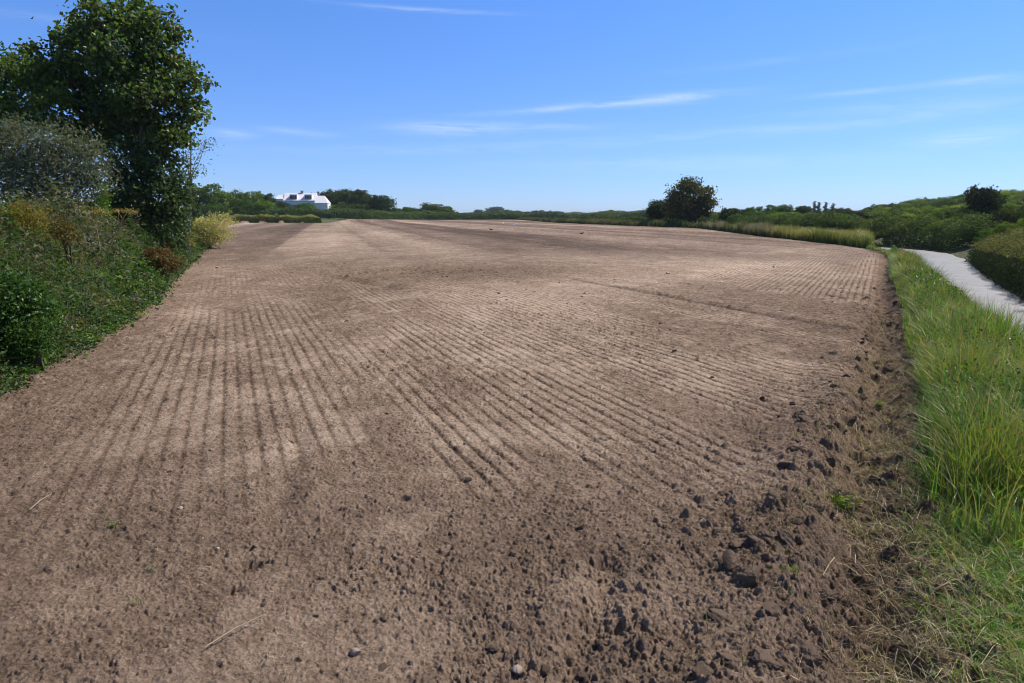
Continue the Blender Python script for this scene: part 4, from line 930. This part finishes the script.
def put_stone(px, py, rp, label, group=None):
    x, y = gnd(px, py); k = int(rng.integers(3)); o = st_p[k] if not su[k] else st_p[k].copy()
    if su[k]: COL.objects.link(o)
    su[k] = True; r = rp / FPX * math.hypot(y, 2); o.location = (x, y, surf(x, y) + r * .3); o.scale = (r, r, r); o.rotation_euler = (rng.normal() * .3, rng.normal() * .3, rng.uniform(0, 6)); tag(o, label, 'stone', group)
put_stone(180, 509, 3.2, 'pale square faced stone on the smooth left soil')
put_stone(517, 671, 6, 'rounded pale stone at the bottom, right of centre')
put_stone(355, 651, 6, 'grey brown egg shaped stone near the bottom left of centre')
put_stone(389, 353, 2.2, 'pale stone among small clods left of centre, above the near grooves')
put_stone(815, 416, 2, 'tiny white stone in the ridge beside the verge')
put_stone(560, 283, 1.6, 'pale stone by the diagonal line in mid field')
for k in range(26):
    y = 2.7 + 30 * rng.uniform() ** 1.6; px = rng.uniform(40, 760); v = math.atan2(2, y); py = 341.5 + FPX * math.tan(v - PITCH)
    x = (px - 512) / FPX * y
    if x > float(xR(y)) - .4 or x < float(xL(y)) + .4: continue
    put_stone(px, py, rng.uniform(.8, 2.2), 'small pale pebble lying on the field soil', 'pebbles scattered on the field')
# weed seedlings and tufts
def tuft(px, py, h, n, col, label, group=None, leafy=False):
    x, y = gnd(px, py); g = surf(x, y); m = MB(); P = np.zeros((n, 3)); P[:, :2] = rng.normal(0, h * .12, (n, 2)); P[:, 2] = -.01
    m.blades(P, h * rng.uniform(.5, 1.1, n), .004, rng.uniform(.2, 1.1, n), rng.uniform(0, 6.28, n), jcol(col, n, .3), jcol(col, n, .3) * 1.3)
    if leafy: m.leaves(rng.normal(size=(n * 2, 3)) * h * .4 * [1, 1, .5] + [0, 0, h * .4], rng.normal(size=(n * 2, 3)) + [0, 0, 1.5], h * .3, .6, jcol(col, n * 2, .3))
    o = m.build('weed_tuft', M_leaf); o.location = (x, y, g); tag(o, label, 'weed', group)
tuft(136, 603, .10, 40, (.30, .28, .18), 'pale withered grass tuft on the smooth soil at bottom left')
tuft(113, 528, .05, 26, (.14, .18, .07), 'small green weed left of the pale square stone', leafy=True)
tuft(152, 569, .04, 20, (.16, .20, .09), 'tiny green sprig above the withered tuft', leafy=True)
tuft(527, 434, .05, 16, (.12, .19, .04), 'tiny bright green seedling among the centre grooves', leafy=True)
tuft(842, 498, .12, 60, (.15, .20, .04), 'yellow green tuft at the edge of the straw below the ridge', leafy=True)
tuft(880, 402, .12, 60, (.14, .20, .04), 'green tuft growing in the ridge close to the tall grass')
tuft(790, 590, .12, 60, (.16, .18, .06), 'grass tuft at the left border of the straw')
tuft(140, 318, .22, 90, (.36, .32, .14), 'pale yellow grass tuft at the foot of the left bank')
tuft(120, 330, .15, 70, (.20, .22, .08), 'short green tuft creeping on soil at the left bank')
# loose twigs
for (a, b_, r, lb) in (((205, 650), (265, 618), .004, 'thin pale twig lying at the bottom left'), ((835, 552), (823, 576), .004, 'straight pale straw stalk lying on dark soil'), ((30, 512), (52, 498), .004, 'short pale twig near the left edge')):
    p0 = gnd(*a); p1 = gnd(*b_); m = MB(); z0, z1 = surf(*p0) + .02, surf(*p1) + .02
    m.tube([(0, 0, 0), ((p1[0] - p0[0]) * .5, (p1[1] - p0[1]) * .5, (z1 - z0) * .5 + .012), (p1[0] - p0[0], p1[1] - p0[1], z1 - z0)], [r, r * .8, r * .5], (.4, .33, .24), 5)
    o = m.build('twig', M_dry, None, True); o.location = (p0[0], p0[1], z0); tag(o, lb, 'twig')

# birds feeding far out on the field
def bird(px, py, size, rz, body, wing, legc, name, label, group=None):
    x, y = gnd(px, py); g = float(Z0(x, y)) + .02
    root = empty(name, (x, y, g), rz); s = size; m = MB()
    # one continuous body: tail, belly, breast, neck, head, beak
    pts = np.array([(-.52, 0, .34), (-.38, 0, .37), (-.2, 0, .36), (0, 0, .36), (.16, 0, .42), (.25, 0, .54), (.31, 0, .60), (.37, 0, .60), (.43, 0, .59), (.50, 0, .575)]) * s
    rad = np.array([.012, .045, .10, .135, .115, .07, .065, .055, .02, .004]) * s
    m.tube(pts, rad, body, 10); m.build('body', M_feather, root, True)
    for sg in (-1, 1):
        w = MB(); w.tube([np.array([.12, .10 * sg, .42]) * s, np.array([-.1, .135 * sg, .42]) * s, np.array([-.35, .08 * sg, .40]) * s, np.array([-.58, .02 * sg, .38]) * s], np.array([.03, .06, .045, .006]) * s, wing, 6); w.build('wing', M_feather, root, True)
        l = MB(); l.tube([np.array([0, .05 * sg, .25]) * s, np.array([.0, .05 * sg, .1]) * s, np.array([.01, .05 * sg, 0]) * s, np.array([.07, .05 * sg, 0]) * s], [.012 * s] * 4, legc, 5); l.build('leg', M_feather, root, True)
    tag(root, label, 'bird', group); return root
bird(514, 226.5, .75, R(10), (.85, .85, .85), (.6, .62, .66), (.7, .5, .3), 'gull', 'left one of the two white gulls on the far field')
bird(518.5, 226.3, .7, R(190), (.85, .85, .85), (.62, .64, .68), (.7, .5, .3), 'gull', 'right one of the two white gulls on the far field')
bird(503, 224.8, .7, R(60), (.8, .8, .8), (.6, .62, .66), (.7, .5, .3), 'gull', 'lone pale gull left of the white pair on the far field')
bird(491, 231.5, .55, R(200), (.02, .02, .025), (.02, .02, .025), (.03, .03, .03), 'crow', 'black crow standing left of the gulls on the far field')
bird(582, 235.5, .5, R(20), (.03, .03, .03), (.025, .025, .03), (.03, .03, .03), 'crow', 'black crow right of the gulls on the far field')

# ------------------------------------------------------------------ the air
hb = MB(); hb.box((-3600, -330, -2.4), (3600, 4600, 22), (1, 1, 1)); m_, t_, o_ = new_mat('haze')
pv = t_.nodes.new('ShaderNodeVolumePrincipled'); pv.inputs['Density'].default_value = .00013; pv.inputs['Color'].default_value = (.78, .88, 1, 1)
t_.links.new(pv.outputs[0], o_.inputs['Volume']); hz_ = hb.build('haze', m_); tag(hz_, 'thin pale blue air over the land', kind='stuff')
